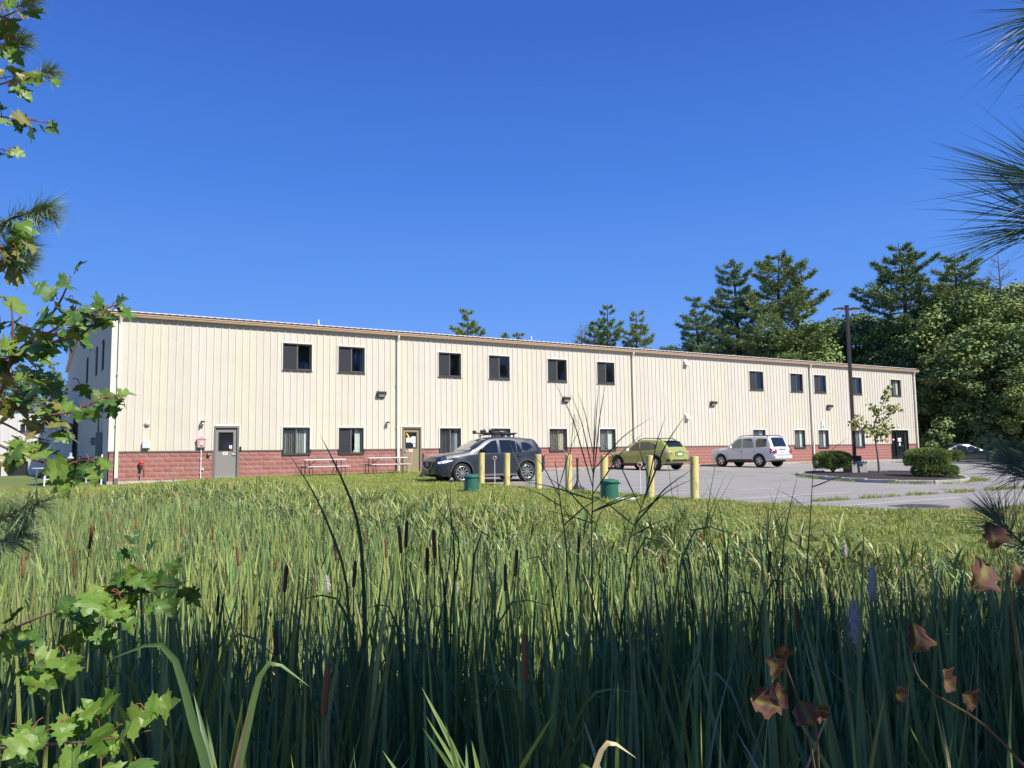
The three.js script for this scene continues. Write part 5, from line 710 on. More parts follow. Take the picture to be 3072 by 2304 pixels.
{
  const vars = [clump(7, { dead: .18 }), clump(8, { dead: .28 }), clump(9, { dead: .5 }), clump(8, { dead: .12 }), clump(8, { dead: .32 })], lists = vars.map(() => []);
  const m = new THREE.Matrix4(), q = new THREE.Quaternion(), e = new THREE.Euler(), C = camera.position;
  for (let k = 0; k < 46000; k++) {
    const x = rr(-24, 12), z = rr(2, 34.6), md = marshDist(x, z); if (md < -.5) continue;
    if (md < 1.6 && rnd() > (md + .7) / 2.3) continue;
    const p = V(x - C.x, 0, z - C.z), f = p.x * camFwd.x + p.z * camFwd.z, s = p.x * camRight.x + p.z * camRight.z; if (f < 1.25 || Math.abs(s) > f * .78 + 1.5) continue;
    const dens = f < 3.6 ? .4 : f < 6 ? .55 : .62; if (rnd() > dens) continue;
    const g = groundY(x, z); let topY = -.3 + .22 * sstep(13, 5, f) + .52 * sstep(6.5, 3, f) + rr(-.36, .16) * (f < 6 ? 1.35 : 1) + .3 * Math.pow(rnd(), 6) + .07 * noise(x * .6, z * .6); topY = lerp(g + rr(.3, .6), topY, sstep(-.3, 3.6, md)); if (f < 2.6) topY -= .3 * (2.6 - f);
    const H = Math.max(.35, topY - g); lists[Math.floor(rnd() * 5)].push([x, g - .03, z, H, rr(0, 6.28), rr(.95, 1.3)]);
  }
  lists.forEach((L, i) => { const im = new THREE.InstancedMesh(vars[i], reedMat, L.length); L.forEach(([x, y, z, H, a, w], j) => { e.set(rr(-.05, .05), a, rr(-.05, .05)); q.setFromEuler(e); m.compose(V(x, y, z), q, V(w, H, w)); im.setMatrixAt(j, m); const v = rr(.62, 1.28), yl = rr(-.08, .15); im.setColorAt(j, col(v * (1 + yl), v, v * (1 - yl))); }); im.castShadow = im.receiveShadow = true; im.name = numbered('cattail_bed'); scene.add(im); stuff(im); tag(im, 'dense bed of green cattail leaves filling the wet ground', 'cattails', 'cattail beds'); });
  // dry litter on the marsh floor
  const lt = new Tris(); for (let k = 0; k < 34; k++) { const a = rr(0, 6.28), c = deadCols[k % 3], b = V(rr(-.4, .4), rr(.0, .12), rr(-.4, .4)), d = V(Math.cos(a), rr(-.1, .25), Math.sin(a)).multiplyScalar(rr(.2, .6)); ribbon(lt, [b, b.clone().addScaledVector(d, .5).add(V(0, .04, 0)), b.clone().add(d)], () => V(-Math.sin(a), .3, Math.cos(a)), .008, c.map(v => v * rr(.7, 1.1))); }
  const L = []; for (let k = 0; k < 9000; k++) { const x = rr(-18, 10), z = rr(4, 34.6); if (marshDist(x, z) < 1.8) continue; const p = V(x - C.x, 0, z - C.z), f = p.x * camFwd.x + p.z * camFwd.z, s = p.x * camRight.x + p.z * camRight.z; if (f < 1 || f > 14 || Math.abs(s) > f * .78 + 1) continue; L.push([x, z]); }
  const im = new THREE.InstancedMesh(lt.geo(), reedMat, L.length); L.forEach(([x, z], j) => { e.set(0, rr(0, 6.28), 0); q.setFromEuler(e); m.compose(V(x, groundY(x, z), z), q, V(1, rr(.8, 1.8), 1)); im.setMatrixAt(j, m); }); im.name = 'reed_litter'; im.castShadow = im.receiveShadow = true; scene.add(im); stuff(im); tag(im, 'dry fallen straw leaves between the cattail stems', 'litter');
}
{ // lawn grass tufts
  const mk = (n, h, dry) => { const tr = new Tris(); for (let k = 0; k < n; k++) { const c = rnd() < dry ? [.42, .35, .17] : [[.25, .315, .055], [.31, .36, .065], [.21, .285, .055]][k % 3]; blade(tr, V(rr(-.13, .13), 0, rr(-.13, .13)), h * rr(.5, 1.1), rr(0, .05), rr(0, 6.28), rr(0, .05), rr(.003, .0055), c.map(v => v * rr(.8, 1.2)), 2, .5); } return tr.geo(); };
  const vars = [mk(20, .085, .1), mk(20, .075, .35), mk(16, .13, .12), mk(9, .3, .25)], lists = vars.map(() => []), C = camera.position;
  for (let k = 0; k < 90000; k++) {
    const x = rr(-14, 34), z = rr(.2, 34); const md = marshDist(x, z), ld = polyDist(LOT, x, z); if (md > 1.4 || (ld < .03 && rnd() > .0)) continue; if (x > 14.3 && z < 1.25) continue;
    const p = V(x - C.x, 0, z - C.z), f = p.x * camFwd.x + p.z * camFwd.z, s = p.x * camRight.x + p.z * camRight.z; if (f < 2 || Math.abs(s) > f * .74 + 1.5) continue;
    const dry = sstep(.02, .4, fbm(x * .33 + 9, z * .33) + .25 * noise(x * 1.3, z * 1.3) + .16 * sstep(22, 27, z)); const v = md > -.2 && rnd() < .18 ? 3 : rnd() < dry ? 1 : (rnd() < .16 ? 2 : 0); lists[v].push([x, z, v]);
    if (ld < .25 && ld > 0 && rnd() < .3) lists[2].push([x, z, 2]);
  }
  // weeds in the cracks of the lot, round the island and along the wall kerb
  for (let k = 0; k < 320; k++) { const u = rnd(), x = lerp(12.6, 24, u), z = lerp(23.35, 23.4, u) + .06 * noise(u * 9, 23.35, 5) + rr(-.05, .05); if (noise(x * 1.1, 3) > -.05) lists[rnd() < .5 ? 0 : 2].push([x, z, 0]); }
  for (let k = 0; k < 800; k++) { const a = ISL[Math.floor(rnd() * 46)]; const n = noise(a[0], a[1] * 2); if (n > -.05) lists[rnd() < .6 ? 2 : 0].push([a[0] + rr(-.25, .25), a[1] + rr(-.25, .25), 0]); } for (let k = 0; k < 260; k++) lists[2].push([25.6 + rr(-.9, .9), 20.2 + rr(-.3, .3), 0]);
  for (let k = 0; k < 500; k++) { const x = rr(15, 54); if (noise(x * .7, 8) > .05) lists[rnd() < .4 ? 2 : 0].push([x, 1.24 + rr(-.03, .06), 0]); }
  const m = new THREE.Matrix4(), q = new THREE.Quaternion(), e = new THREE.Euler();
  lists.forEach((L, i) => { const im = new THREE.InstancedMesh(vars[i], reedMat, L.length); L.forEach(([x, z], j) => { e.set(0, rr(0, 6.28), 0); q.setFromEuler(e); const ld = polyDist(LOT, x, z); m.compose(V(x, (ld < 0 ? lotY(x, z) : groundY(x, z)) - .006, z), q, V(1, rr(.7, 1.35), 1)); im.setMatrixAt(j, m); const v = rr(.8, 1.2); im.setColorAt(j, col(v * rr(.95, 1.1), v, v * .95)); }); im.name = numbered('grass'); im.castShadow = im.receiveShadow = true; scene.add(im); stuff(im); tag(im, 'short lawn grass between the marsh, the lot and the building', 'grass', 'lawn grass'); });
}
// ------------------------------------------------------------------ cattail spikes one can pick out
{
  const brown = [mat(.2, .085, .032, .95), mat(.15, .062, .027, .95), mat(.25, .115, .048, .95)], stemM = mat(.2, .2, .08, .7), fluff = mat(.52, .48, .42, 1), fluffG = mat(.36, .34, .31, 1);
  const c1 = [[215, 280, 130], [530, 310, 145], [135, 480, 135], [398, 305, 75], [635, 200, 65], [697, 250, 60], [795, 230, 65], [1060, 155, 45], [825, 150, 50], [425, 405, 65], [432, 500, 100], [1240, 290, 80], [1385, 425, 110], [1665, 555, 155], [1612, 470, 70], [1670, 320, 60], [1410, 790, 95], [1270, 710, 120], [1610, 950, 190], [1900, 1200, 290], [1255, 1560, 170, 'f'], [335, 1190, 140], [1835, 590, 90], [1262, 415, 60], [168, 405, 70], [590, 80, 34], [515, 75, 34], [1060, 280, 60], [1030, 225, 50], [1880, 1600, 160, 'f'], [1075, 1640, 120, 'f']].map(a => [a[0] / 1.943, 1450 + a[1] / 1.943, a[2] / 1.943, a[3]]);
  const c2 = [[195, 455, 120], [235, 460, 56], [355, 390, 70], [300, 590, 145], [473, 450, 105], [550, 400, 150], [585, 370, 150], [738, 425, 160], [700, 520, 150], [1130, 610, 150], [1190, 530, 150], [1238, 1050, 250], [1535, 420, 110], [130, 1600, 170, 'f'], [150, 640, 90, 'f'], [860, 660, 80, 'f']].map(a => [900 + a[0] / 1.835, 1400 + a[1] / 1.835, a[2] / 1.835, a[3]]);
  const c3 = [[770, 445, 120], [390, 310, 66], [170, 450, 110], [1350, 560, 200, 'f'], [1250, 780, 250, 'f'], [845, 600, 80], [1715, 710, 70], [2125, 770, 150], [100, 1080, 160], [1195, 370, 90, 'f'], [600, 290, 60], [1110, 330, 60], [1790, 330, 60], [930, 760, 170], [2090, 1230, 120, 'f']].map(a => [1900 + a[0] / 1.887, 1450 + a[1] / 1.887, a[2] / 1.887, a[3]]);
  for (const [u, v, len, f] of [...c1, ...c2, ...c3]) {
    const hl = f ? .17 : rr(.15, .175), D = clamp(hl * FPX / len, 2.2, 17), p = at(u, v, D); const g = groundY(p.x, p.z), tilt = V(rr(-.13, .13), 1, rr(-.13, .13)).normalize();
    const b = p.clone().addScaledVector(tilt, -hl / 2), e = p.clone().addScaledVector(tilt, hl / 2), foot = V(b.x - tilt.x * 1.2 + rr(-.1, .1), g - .03, b.z - tilt.z * 1.2 + rr(-.1, .1)); const t = thing('cattail_spike', f ? 'pale fluffy cattail spike gone to seed among the green leaves' : 'brown velvety cattail spike on a thin stem among the green leaves', 'cattail', [foot.x, foot.y, foot.z], 0, f ? 'cattail spikes gone to seed' : 'brown cattail spikes');
    const L = q => q.clone().sub(foot); M('stem', limb([V(0, 0, 0), L(b).multiplyScalar(.5).add(V(rr(-.03, .03), 0, rr(-.03, .03))), L(b)], [.006, .005, .0035], 6), stemM, t);
    if (!f) { const pr = [[0, 0], [.008, .001], [.0105, .02], [.0115, hl * .5], [.011, hl - .02], [.008, hl - .003], [0, hl]].map(a => new THREE.Vector2(...a)); const h = M('head', new THREE.LatheGeometry(pr, 12), brown[Math.floor(rnd() * 3)], t); h.position.copy(L(b)); h.quaternion.setFromUnitVectors(V(0, 1, 0), tilt); M('tip', rod(L(e), L(e).addScaledVector(tilt, rr(.03, .09)), .0025, .001, 5), stemM, t); }
    else { const s = new THREE.SphereGeometry(1, 16, 22), P = s.attributes.position; for (let i = 0; i < P.count; i++) { const x = P.getX(i), y = P.getY(i), z = P.getZ(i), n = (.8 + 1.1 * fbm(x * 1.6 + u, y * 4.2, z * 1.6)) * (1 - .35 * y); P.setXYZ(i, x * .019 * n + .008 * noise(y * 3, u), y * hl * .5, z * .019 * n); } s.computeVertexNormals(); const h = M('seed_head', s, v > 1750 && u > 2200 ? fluffG : fluff, t); h.position.copy(L(p)); h.quaternion.setFromUnitVectors(V(0, 1, 0), tilt); const tf = new Tris(); for (let k = 0; k < 260; k++) { const d = rdir(), a = L(p).add(V(d.x * .018, d.y * hl * .45, d.z * .018)); tf.tri(a, a.clone().add(V(.003, 0, 0)), a.clone().addScaledVector(d, rr(.012, .03)).add(V(0, rr(-.03, 0), 0)), [1, 1, 1]); } M('fluff', tf.geo(), fluff, t); }
  }
}
// ------------------------------------------------------------------ tall leaves standing out against the lawn and wall
const bladeM = [[.1, .17, .05], [.075, .14, .05], [.13, .2, .055], [.17, .24, .065], [.45, .38, .22]].map(c => mat(...c, .5));
function leafGeo(pts, w) { const c = new THREE.CatmullRomCurve3(pts, false, 'centripetal'), P = c.getPoints(12), pos = [], idx = []; const n = P.length; P.forEach((p, i) => { const t = i / (n - 1), ww = w * (t < .3 ? lerp(.8, 1, t / .3) : Math.pow(Math.max(0, 1 - (t - .3) / .7), .7)), tg = c.getTangent(t), view = p.clone().sub(camera.position).normalize(), sd = tg.clone().cross(V(.35, .1, 1)).normalize(), up = sd.clone().cross(tg).normalize(); const a = t * 1.1 + pts[0].x * 3; const s = sd.multiplyScalar(Math.cos(a * .5)).addScaledVector(up, Math.sin(a * .5)); const f = up.multiplyScalar(ww * .35); pos.push(...p.clone().addScaledVector(s, ww).add(f).toArray(), ...p.toArray(), ...p.clone().addScaledVector(s, -ww).add(f).toArray()); if (i) { const a0 = (i - 1) * 3, b0 = i * 3; idx.push(a0, b0, a0 + 1, b0, b0 + 1, a0 + 1, a0 + 1, b0 + 1, a0 + 2, b0 + 1, b0 + 2, a0 + 2); } }); const g = new THREE.BufferGeometry(); g.setAttribute('position', new THREE.Float32BufferAttribute(pos, 3)); g.setIndex(idx); g.computeVertexNormals(); return g; }
function tallPlant(label, D, leaves, name = 'tall_cattail', group) { // leaves: [[u,v]..from base to tip], width m, material index
  const p0 = at(leaves[0].p[0][0], leaves[0].p[0][1], D), g = groundY(p0.x, p0.z), t = thing(name, label, 'cattail', [p0.x, g - .03, p0.z], 0, group); const o = V(p0.x, g - .03, p0.z);
  for (const l of leaves) { const pts = l.p.map(([u, v], i) => at(u, v, D + (l.d || 0) * i / (l.p.length - 1)).sub(o)); const b = pts[0]; pts.unshift(V(b.x * .25, .0, b.z * .25)); M('leaf', leafGeo(pts, l.w), bladeM[l.m || 0], t); }
  return t;
}
tallPlant('two tall bent cattail leaves reaching up before the picnic tables', 3.4, [{ p: [[1090, 1780], [1070, 1560], [1022, 1430], [958, 1300]], w: .0095, m: 1 }, { p: [[1040, 1760], [990, 1590], [935, 1470], [860, 1352]], w: .007, m: 0 }]);
for (let k = 0; k < 46; k++) {
  const near = k % 2, D = near ? rr(1.6, 2.5) : rr(2.5, 4.8), u = 560 + k * 56 + rr(-60, 60), ls = []; const n = 4 + Math.floor(rnd() * 3), topv = 1355 + (near ? rr(.4, .9) : rr(.2, .7)) / D * FPX;
  for (let q = 0; q < n; q++) { const dx = rr(-210, 210), tv = topv + rr(0, 420), bv = 2500, br = rnd() < .25; ls.push({ p: br ? [[u + dx * .1, bv], [u + dx * .45, lerp(bv, tv, .6)], [u + dx * .9, tv], [u + dx * 1.7, tv + rr(-20, 120)]] : [[u + dx * .1, bv], [u + dx * .45, lerp(bv, tv, .5)], [u + dx, tv]], w: rr(.009, .014), m: rnd() < .1 ? 4 : Math.floor(rnd() * 4), d: rr(-.2, .25) }); }
  tallPlant('broad cattail plant with long dark leaves in the shaded foreground', D, ls, 'tall_cattail', 'shaded foreground cattails');
}
// ------------------------------------------------------------------ reeds with side leaves
function reed(label, D, base, tip, leaves, plume) {
  const b = at(base[0], base[1], D), e = at(tip[0], tip[1], D), g = groundY(b.x, b.z), o = V(b.x, g - .03, b.z), t = thing('reed_plant', label, 'reed', [o.x, o.y, o.z]); const B = b.clone().sub(o), E = e.clone().sub(o);
  M('stem', limb([V(0, 0, 0), B, B.clone().lerp(E, .5), E], [.006, .005, .004, .002], 6), mat(.11, .14, .06, .6), t);
  for (const [s, du, dv, len, m] of leaves) { const a = B.clone().lerp(E, s), c = lerp(base[0], tip[0], s), r = lerp(base[1], tip[1], s); const e1 = at(c + du * .5, r + dv * .62 , D + .05).sub(o), e2 = at(c + du, r + dv, D + .1).sub(o); M('leaf', leafGeo([a, a.clone().lerp(e1, .5), e1, e2], len * .52), bladeM[m], t); }
  if (plume) { const tr = new Tris(); for (let k = 0; k < 40; k++) { const p = E.clone().lerp(B, rr(0, .12)), d = rdir().multiplyScalar(.07).add(V(.02, -.05, 0)); tr.tri(p, p.clone().add(V(.004, 0, 0)), p.clone().add(d), [1, 1, 1]); } M('plume', tr.geo(), mat(.3, .24, .16, .9), t); }
}
reed('tall leafy reed with fanned leaves rising before the curtained window', 5, [1775, 1640], [1782, 1290], [[.25, -150, -130, .013, 3], [.3, 190, -60, .012, 2], [.4, -230, -60, .012, 2], [.45, 160, -190, .011, 2], [.5, -120, -330, .012, 1], [.58, 40, -300, .012, 1], [.62, -70, -250, .011, 1], [.66, 180, -160, .01, 2], [.72, 20, -260, .009, 1], [.78, -50, -200, .009, 0], [.3, 150, -60, .01, 2], [.2, -150, -40, .01, 2], [.85, 5, -150, .008, 1]]);
reed('leafy reed leaning right before the green car', 5.4, [1880, 1660], [1965, 1390], [[.3, -170, -110, .012, 2], [.35, 170, -160, .016, 0], [.5, -130, -210, .012, 3], [.6, 130, -260, .016, 0], [.7, 60, -230, .012, 0], [.8, -60, -150, .009, 2], [.2, 140, -60, .011, 2], [.45, 180, -110, .011, 2]]);
reed('reed with drooping leaves left of the fanned reed', 4.8, [1700, 1660], [1665, 1380], [[.3, 130, -90, .012, 3], [.5, -120, -60, .01, 2], [.7, 70, -190, .009, 1], [.6, -100, -150, .009, 1]]);
reed('slim reed with two long leaves before the clipped shrub', 5.5, [2420, 1740], [2440, 1400], [[.95, 115, -110, .007, 1], [.82, 130, -40, .009, 2], [.6, -110, -70, .008, 1], [.4, 60, 30, .01, 3], [.98, 2, -120, .006, 1], [.25, -120, -60, .01, 3]]);
reed('thin reed with a feathery plume left of the fanned reed', 6.5, [1690, 1600], [1722, 1240], [[.4, 70, -70, .006, 2], [.6, -60, -90, .005, 2]], true);
for (const [u, v, D, l] of [[2060, 1540, 6, 'pair of upright cattail leaves before the last yellow bollard'], [2150, 1520, 6.2, 'upright cattail leaves before the white car'], [2320, 1560, 5.6, 'upright cattail leaves rising before the asphalt'], [2680, 1720, 4.6, 'single upright cattail leaf before the island kerb'], [1590, 1520, 6.5, 'group of slim cattail leaves before the third yellow bollard'], [1350, 1560, 5.4, 'slim pointed cattail leaves below the green well cover']]) tallPlant(l, D, [0, 1, 2, 3].map(q => ({ p: [[u + rr(-30, 30), v + 260], [u + rr(-40, 40), v + 60], [u + rr(-80, 80), v - rr(20, 240)]], w: rr(.006, .01), m: q % 4 })));

// ------------------------------------------------------------------ maple at the left edge: every leaf a part
function mapleGeo(v) {
  const half = [[0, 0], [.06, -.03], [.2, -.05], [.26, .0], [.3, .06], [.42, .04], [.44, .12], [.56, .16], [.40, .22], [.42, .30], [.30, .30], [.24, .36], [.34, .42], [.36, .52], [.50, .60], [.38, .62], [.36, .70], [.25, .64], [.16, .66], [.18, .76], [.12, .84], [.0, 1.02]].map(([x, y]) => [x * 1.05, y]);
  const out = [...half, ...half.slice(1, -1).reverse().map(([x, y]) => [-x, y])]; const sh = new THREE.Shape(out.map(p => new THREE.Vector2(p[0], p[1])));
  const g = new THREE.ShapeGeometry(sh, 2); // curl: add interior by subdividing once through midpoint displacement
  const q = g.toNonIndexed(), P = q.attributes.position, pos = [], uvs = []; const bend = (x, y) => [x, y - .12 * y * y * v.curl, -.28 * v.curl * y * y + v.fold * Math.abs(x) * .55 + .05 * Math.sin(x * 9 + v.s) * Math.abs(x) + .04 * Math.sin(y * 8 + v.s)];
  const push = (a, b, c, d) => { const mx = (p, r) => [(p[0] + r[0]) / 2, (p[1] + r[1]) / 2]; if (d === 0) { for (const p of [a, b, c]) { pos.push(...bend(p[0], p[1])); uvs.push((p[0] + .6) / 1.2, (p[1] + .1) / 1.2); } return; } const ab = mx(a, b), bc = mx(b, c), ca = mx(c, a); push(a, ab, ca, d - 1); push(ab, b, bc, d - 1); push(ca, bc, c, d - 1); push(ab, bc, ca, d - 1); };
  for (let i = 0; i < P.count; i += 3) push([P.getX(i), P.getY(i)], [P.getX(i + 1), P.getY(i + 1)], [P.getX(i + 2), P.getY(i + 2)], 1);
  const r = new THREE.BufferGeometry(); r.setAttribute('position', new THREE.Float32BufferAttribute(pos, 3)); r.setAttribute('uv', new THREE.Float32BufferAttribute(uvs, 2)); r.computeVertexNormals();
  return r;
}
const mapleG = [{ curl: .5, fold: .3, s: 0 }, { curl: 1, fold: .5, s: 2 }, { curl: .3, fold: -.25, s: 4 }, { curl: .9, fold: .15, s: 1 }, { curl: 1.3, fold: .8, s: 5 }].map(mapleGeo);
const veinTex = tex(256, 1, (u, v) => { const x = (u - .5) * 1.2, y = v * 1.2 - .1; let d = 1; const seg = (ax, ay, bx_, by) => { const t = clamp(((x - ax) * (bx_ - ax) + (y - ay) * (by - ay)) / ((bx_ - ax) ** 2 + (by - ay) ** 2)); d = Math.min(d, Math.hypot(x - ax - t * (bx_ - ax), y - ay - t * (by - ay)) / (1.25 - t * .7)); }; for (const s of [-1, 1]) { seg(0, 0, 0, 1); seg(0, 0, s * .52, .6); seg(0, 0, s * .56, .16); for (let k = 1; k < 6; k++) { seg(0, k * .15, s * .16, k * .15 + .14); seg(s * .085 * k, .1 * k, s * (.085 * k + .12), .1 * k + .02); seg(s * .085 * k, .1 * k, s * (.085 * k + .0), .1 * k + .12); } } const vein = sstep(.016, .004, d), spot = sstep(.55, .8, tn(u, v, 9, 3)), b = .86 + .18 * tn(u, v, 4, 7) + .12 * tn(u, v, 18, 2); return [lerp(b, 1, vein * .6) * lerp(1, .75, spot), lerp(b, 1, vein * .6) * lerp(1, .6, spot), lerp(b * .9, 1, vein * .6) * lerp(1, .6, spot)]; });
const mapleM = [[.095, .185, .03], [.135, .24, .035], [.07, .15, .035], [.17, .27, .045], [.22, .22, .06]].map(c => phys(c[0] * 1.15, c[1] * 1.15, c[2] * 1.15, .45, { map: veinTex, transmission: .28, thickness: 0, specularIntensity: .6 }));
const twigM = mat(.2, .1, .075, .8), petM = mat(.3, .1, .06, .7);
function mapleLeaf(parent, origin, anchor, tipDir, size, m, face) { // leaf hangs from anchor on a short petiole
  const base = anchor.clone().add(tipDir.clone().multiplyScalar(.35 * size)).add(rdir().multiplyScalar(size * .2)); const y = tipDir.clone().normalize(), n = face.clone().addScaledVector(y, -face.dot(y)).normalize(), x = y.clone().cross(n); const o = M('leaf', mapleG[Math.floor(rnd() * 5)], mapleM[m], parent); o.position.copy(base.clone().sub(origin)); o.quaternion.setFromRotationMatrix(new THREE.Matrix4().makeBasis(x, y, n)); o.scale.setScalar(size);
  return tube([anchor.clone().sub(origin), anchor.clone().lerp(base, .5).add(V(0, .01, 0)).sub(origin), base.clone().sub(origin)], .0013, 4, 4);
}
let leafTotal = 0;
function mapleBranch(t, origin, pts, r0, n, size, opt = {}) { // pts: [u, v, D]
  const P = pts.map(p => at(...p)), c = new THREE.CatmullRomCurve3(P, false, 'centripetal'), pet = []; M('branch', limb(P.map(p => p.clone().sub(origin)), [r0, r0 * .7, r0 * .3], 6), twigM, t);
  for (let k = 0; k < n; k++) {
    const s = lerp(opt.from ?? .25, 1, (k + rnd() * .7) / n), a = c.getPoint(Math.min(1, s)); let d = rdir().multiplyScalar(.8).addScaledVector(c.getTangent(Math.min(.99, s)), .45).add(V(0, opt.droop ?? -.35, 0)).addScaledVector(camRight, rr(-.4, .4)).normalize(); const f = SUN.clone().multiplyScalar(opt.lit ?? .55).add(V(0, .35, 0)).addScaledVector(camFwd, -.35).add(rdir().multiplyScalar(.75)); const sz = size * rr(.55, .98) * (s > .9 ? .75 : 1);
    pet.push(mapleLeaf(t, origin, a.clone().addScaledVector(rdir(), size * (opt.spread ?? .35)), d, sz, opt.m ? opt.m[Math.floor(rnd() * opt.m.length)] : Math.floor(rnd() * 5), f)); leafTotal++;
  }
  if (pet.length) stuff(M('petioles', pet, petM, t));
}
{
  const O = at(-560, 1700, 2.9); O.y = groundY(O.x, O.z) - .1; const t = thing('maple_tree', 'red maple sapling whose leafy twigs reach in from the left edge', 'maple tree', O.toArray());
  const tk = [V(O.x, O.y, O.z), at(-540, 1500, 2.85), at(-430, 900, 2.6), at(-380, 300, 2.5), at(-350, -200, 2.5)]; M('trunk', limb(tk.map(p => p.clone().sub(O)), [.035, .03, .024, .016, .008], 10), mat(.17, .14, .12, .9, { map: barkTex }), t);
  const B = (pts, r, n, s, o) => mapleBranch(t, O, pts, r, n, s, o), q = (x, y, d) => [x / 2.37, 800 + y / 2.37, d];
  M('branch', limb([at(-400, 1200, 2.7), at(-200, 1090, 2.4), at(...q(60, 720, 2.25))].map(p => p.sub(O)), [.016, .012, .008], 6), twigM, t);
  B([[-60, 1090, 2.3], q(60, 680, 2.25), q(150, 640, 2.2), q(270, 460, 2.15), q(420, 260, 2.1), q(500, 90, 2.1)], .006, 20, .085, { spread: .35 });
  B([q(60, 720, 2.25), q(160, 570, 2.2), q(330, 480, 2.1), q(450, 400, 2.05), q(540, 280, 2.0)], .006, 19, .08, { spread: .3 });
  B([q(160, 570, 2.2), q(400, 530, 2.1), q(560, 490, 2.05), q(690, 390, 2.0), q(760, 300, 2.0), q(840, 265, 2.0)], .005, 13, .075, { from: .35, spread: .2 });
  B([[-80, 1100, 2.3], q(40, 760, 2.2), q(180, 780, 2.15), q(330, 840, 2.1), q(480, 900, 2.05)], .006, 16, .085, { spread: .5 });
  B([[-80, 1150, 2.2], q(100, 1000, 2.1), q(250, 1040, 2.05), q(400, 1090, 2.0)], .005, 13, .08, { spread: .4 }); B([q(250, 1060, 2.05), q(400, 1050, 2.0), q(520, 1028, 2.0), q(640, 980, 1.95), q(740, 930, 1.95), q(820, 925, 1.95)], .0035, 9, .065, { from: .45, spread: .15 });
  B([[-80, 1290, 2.1], q(20, 1280, 2.05), q(180, 1340, 2.0), q(340, 1400, 2.0), q(520, 1385, 2.0), q(640, 1370, 1.95), q(750, 1355, 1.95)], .004, 15, .075, { from: .2, spread: .18 });
  B([[-80, 1200, 2.3], q(0, 900, 2.25), q(90, 500, 2.2), q(80, 250, 2.2)], .006, 16, .085, { spread: .5 }); B([[-60, 1240, 2.2], q(60, 1130, 2.1), q(200, 1200, 2.05), q(360, 1240, 2.05)], .004, 8, .08, {});
  const u = (x, y, d) => [x / 1.66, y / 1.66, d]; B([[-100, 280, 2.5], u(0, 420, 2.4), u(60, 400, 2.35), u(140, 365, 2.35), u(215, 370, 2.3)], .004, 13, .07, { from: .35, spread: .25 }); B([[-100, 340, 2.5], u(0, 580, 2.4), u(70, 590, 2.35), u(170, 600, 2.35), u(280, 628, 2.3)], .003, 9, .07, { from: .3, spread: .12 }); B([[-120, 90, 2.5], u(-20, 90, 2.4), u(50, 70, 2.35), u(110, 40, 2.35)], .004, 10, .08, { from: .3 }); B([[-120, 120, 2.5], u(-20, 200, 2.4), u(40, 190, 2.35)], .003, 4, .08, { from: .5, spread: .1 }); B([[-80, 440, 2.4], u(20, 745, 2.3), u(50, 750, 2.3)], .002, 3, .05, { from: .5, spread: .1 }); B([[-100, 700, 2.4], u(0, 1230, 2.3), u(60, 1230, 2.3), u(110, 1200, 2.25)], .003, 7, .08, { from: .3, spread: .2 }); B([[-60, 780, 2.4], u(0, 1340, 2.3), u(40, 1300, 2.3)], .003, 4, .09, { from: .4, spread: .2 });
  const w = (x, y, d) => [x / 1.943, 1450 + y / 1.943, d];
  M('branch', limb([at(-500, 2050, 2.9), at(-250, 1980, 2.7), at(...w(0, 880, 2.55))].map(p => p.sub(O)), [.014, .011, .008], 6), mat(.34, .26, .2, .9), t);
  B([w(0, 880, 2.55), w(180, 800, 2.5), w(340, 740, 2.5), w(560, 700, 2.45), w(700, 640, 2.4), w(820, 640, 2.4)], .005, 26, .098, { from: .4, m: [1, 3, 3, 0], spread: .6, droop: -.6, lit: .9 }); B([w(560, 700, 2.45), w(700, 600, 2.5), w(800, 500, 2.5), w(760, 390, 2.5)], .004, 13, .08, { from: .3, m: [2, 0], spread: .45, lit: .1 }); B([w(700, 640, 2.45), w(900, 600, 2.45), w(1100, 570, 2.45)], .003, 7, .095, { from: .2, m: [2, 2, 0], spread: .25, lit: .0 });
  B([[-60, 1900, 2.4], w(40, 900, 2.3), w(180, 980, 2.3), w(280, 1150, 2.25)], .004, 20, .1, { from: .1, m: [1, 3, 0], spread: .7, lit: .8 });
  B([[-120, 2230, 2.2], w(0, 1545, 2.1), w(300, 1520, 2.05), w(560, 1500, 2.0), w(880, 1440, 2.0)], .005, 34, .108, { from: .05, m: [1, 3, 3, 0], spread: .65, droop: -.45, lit: .95 }); 
}
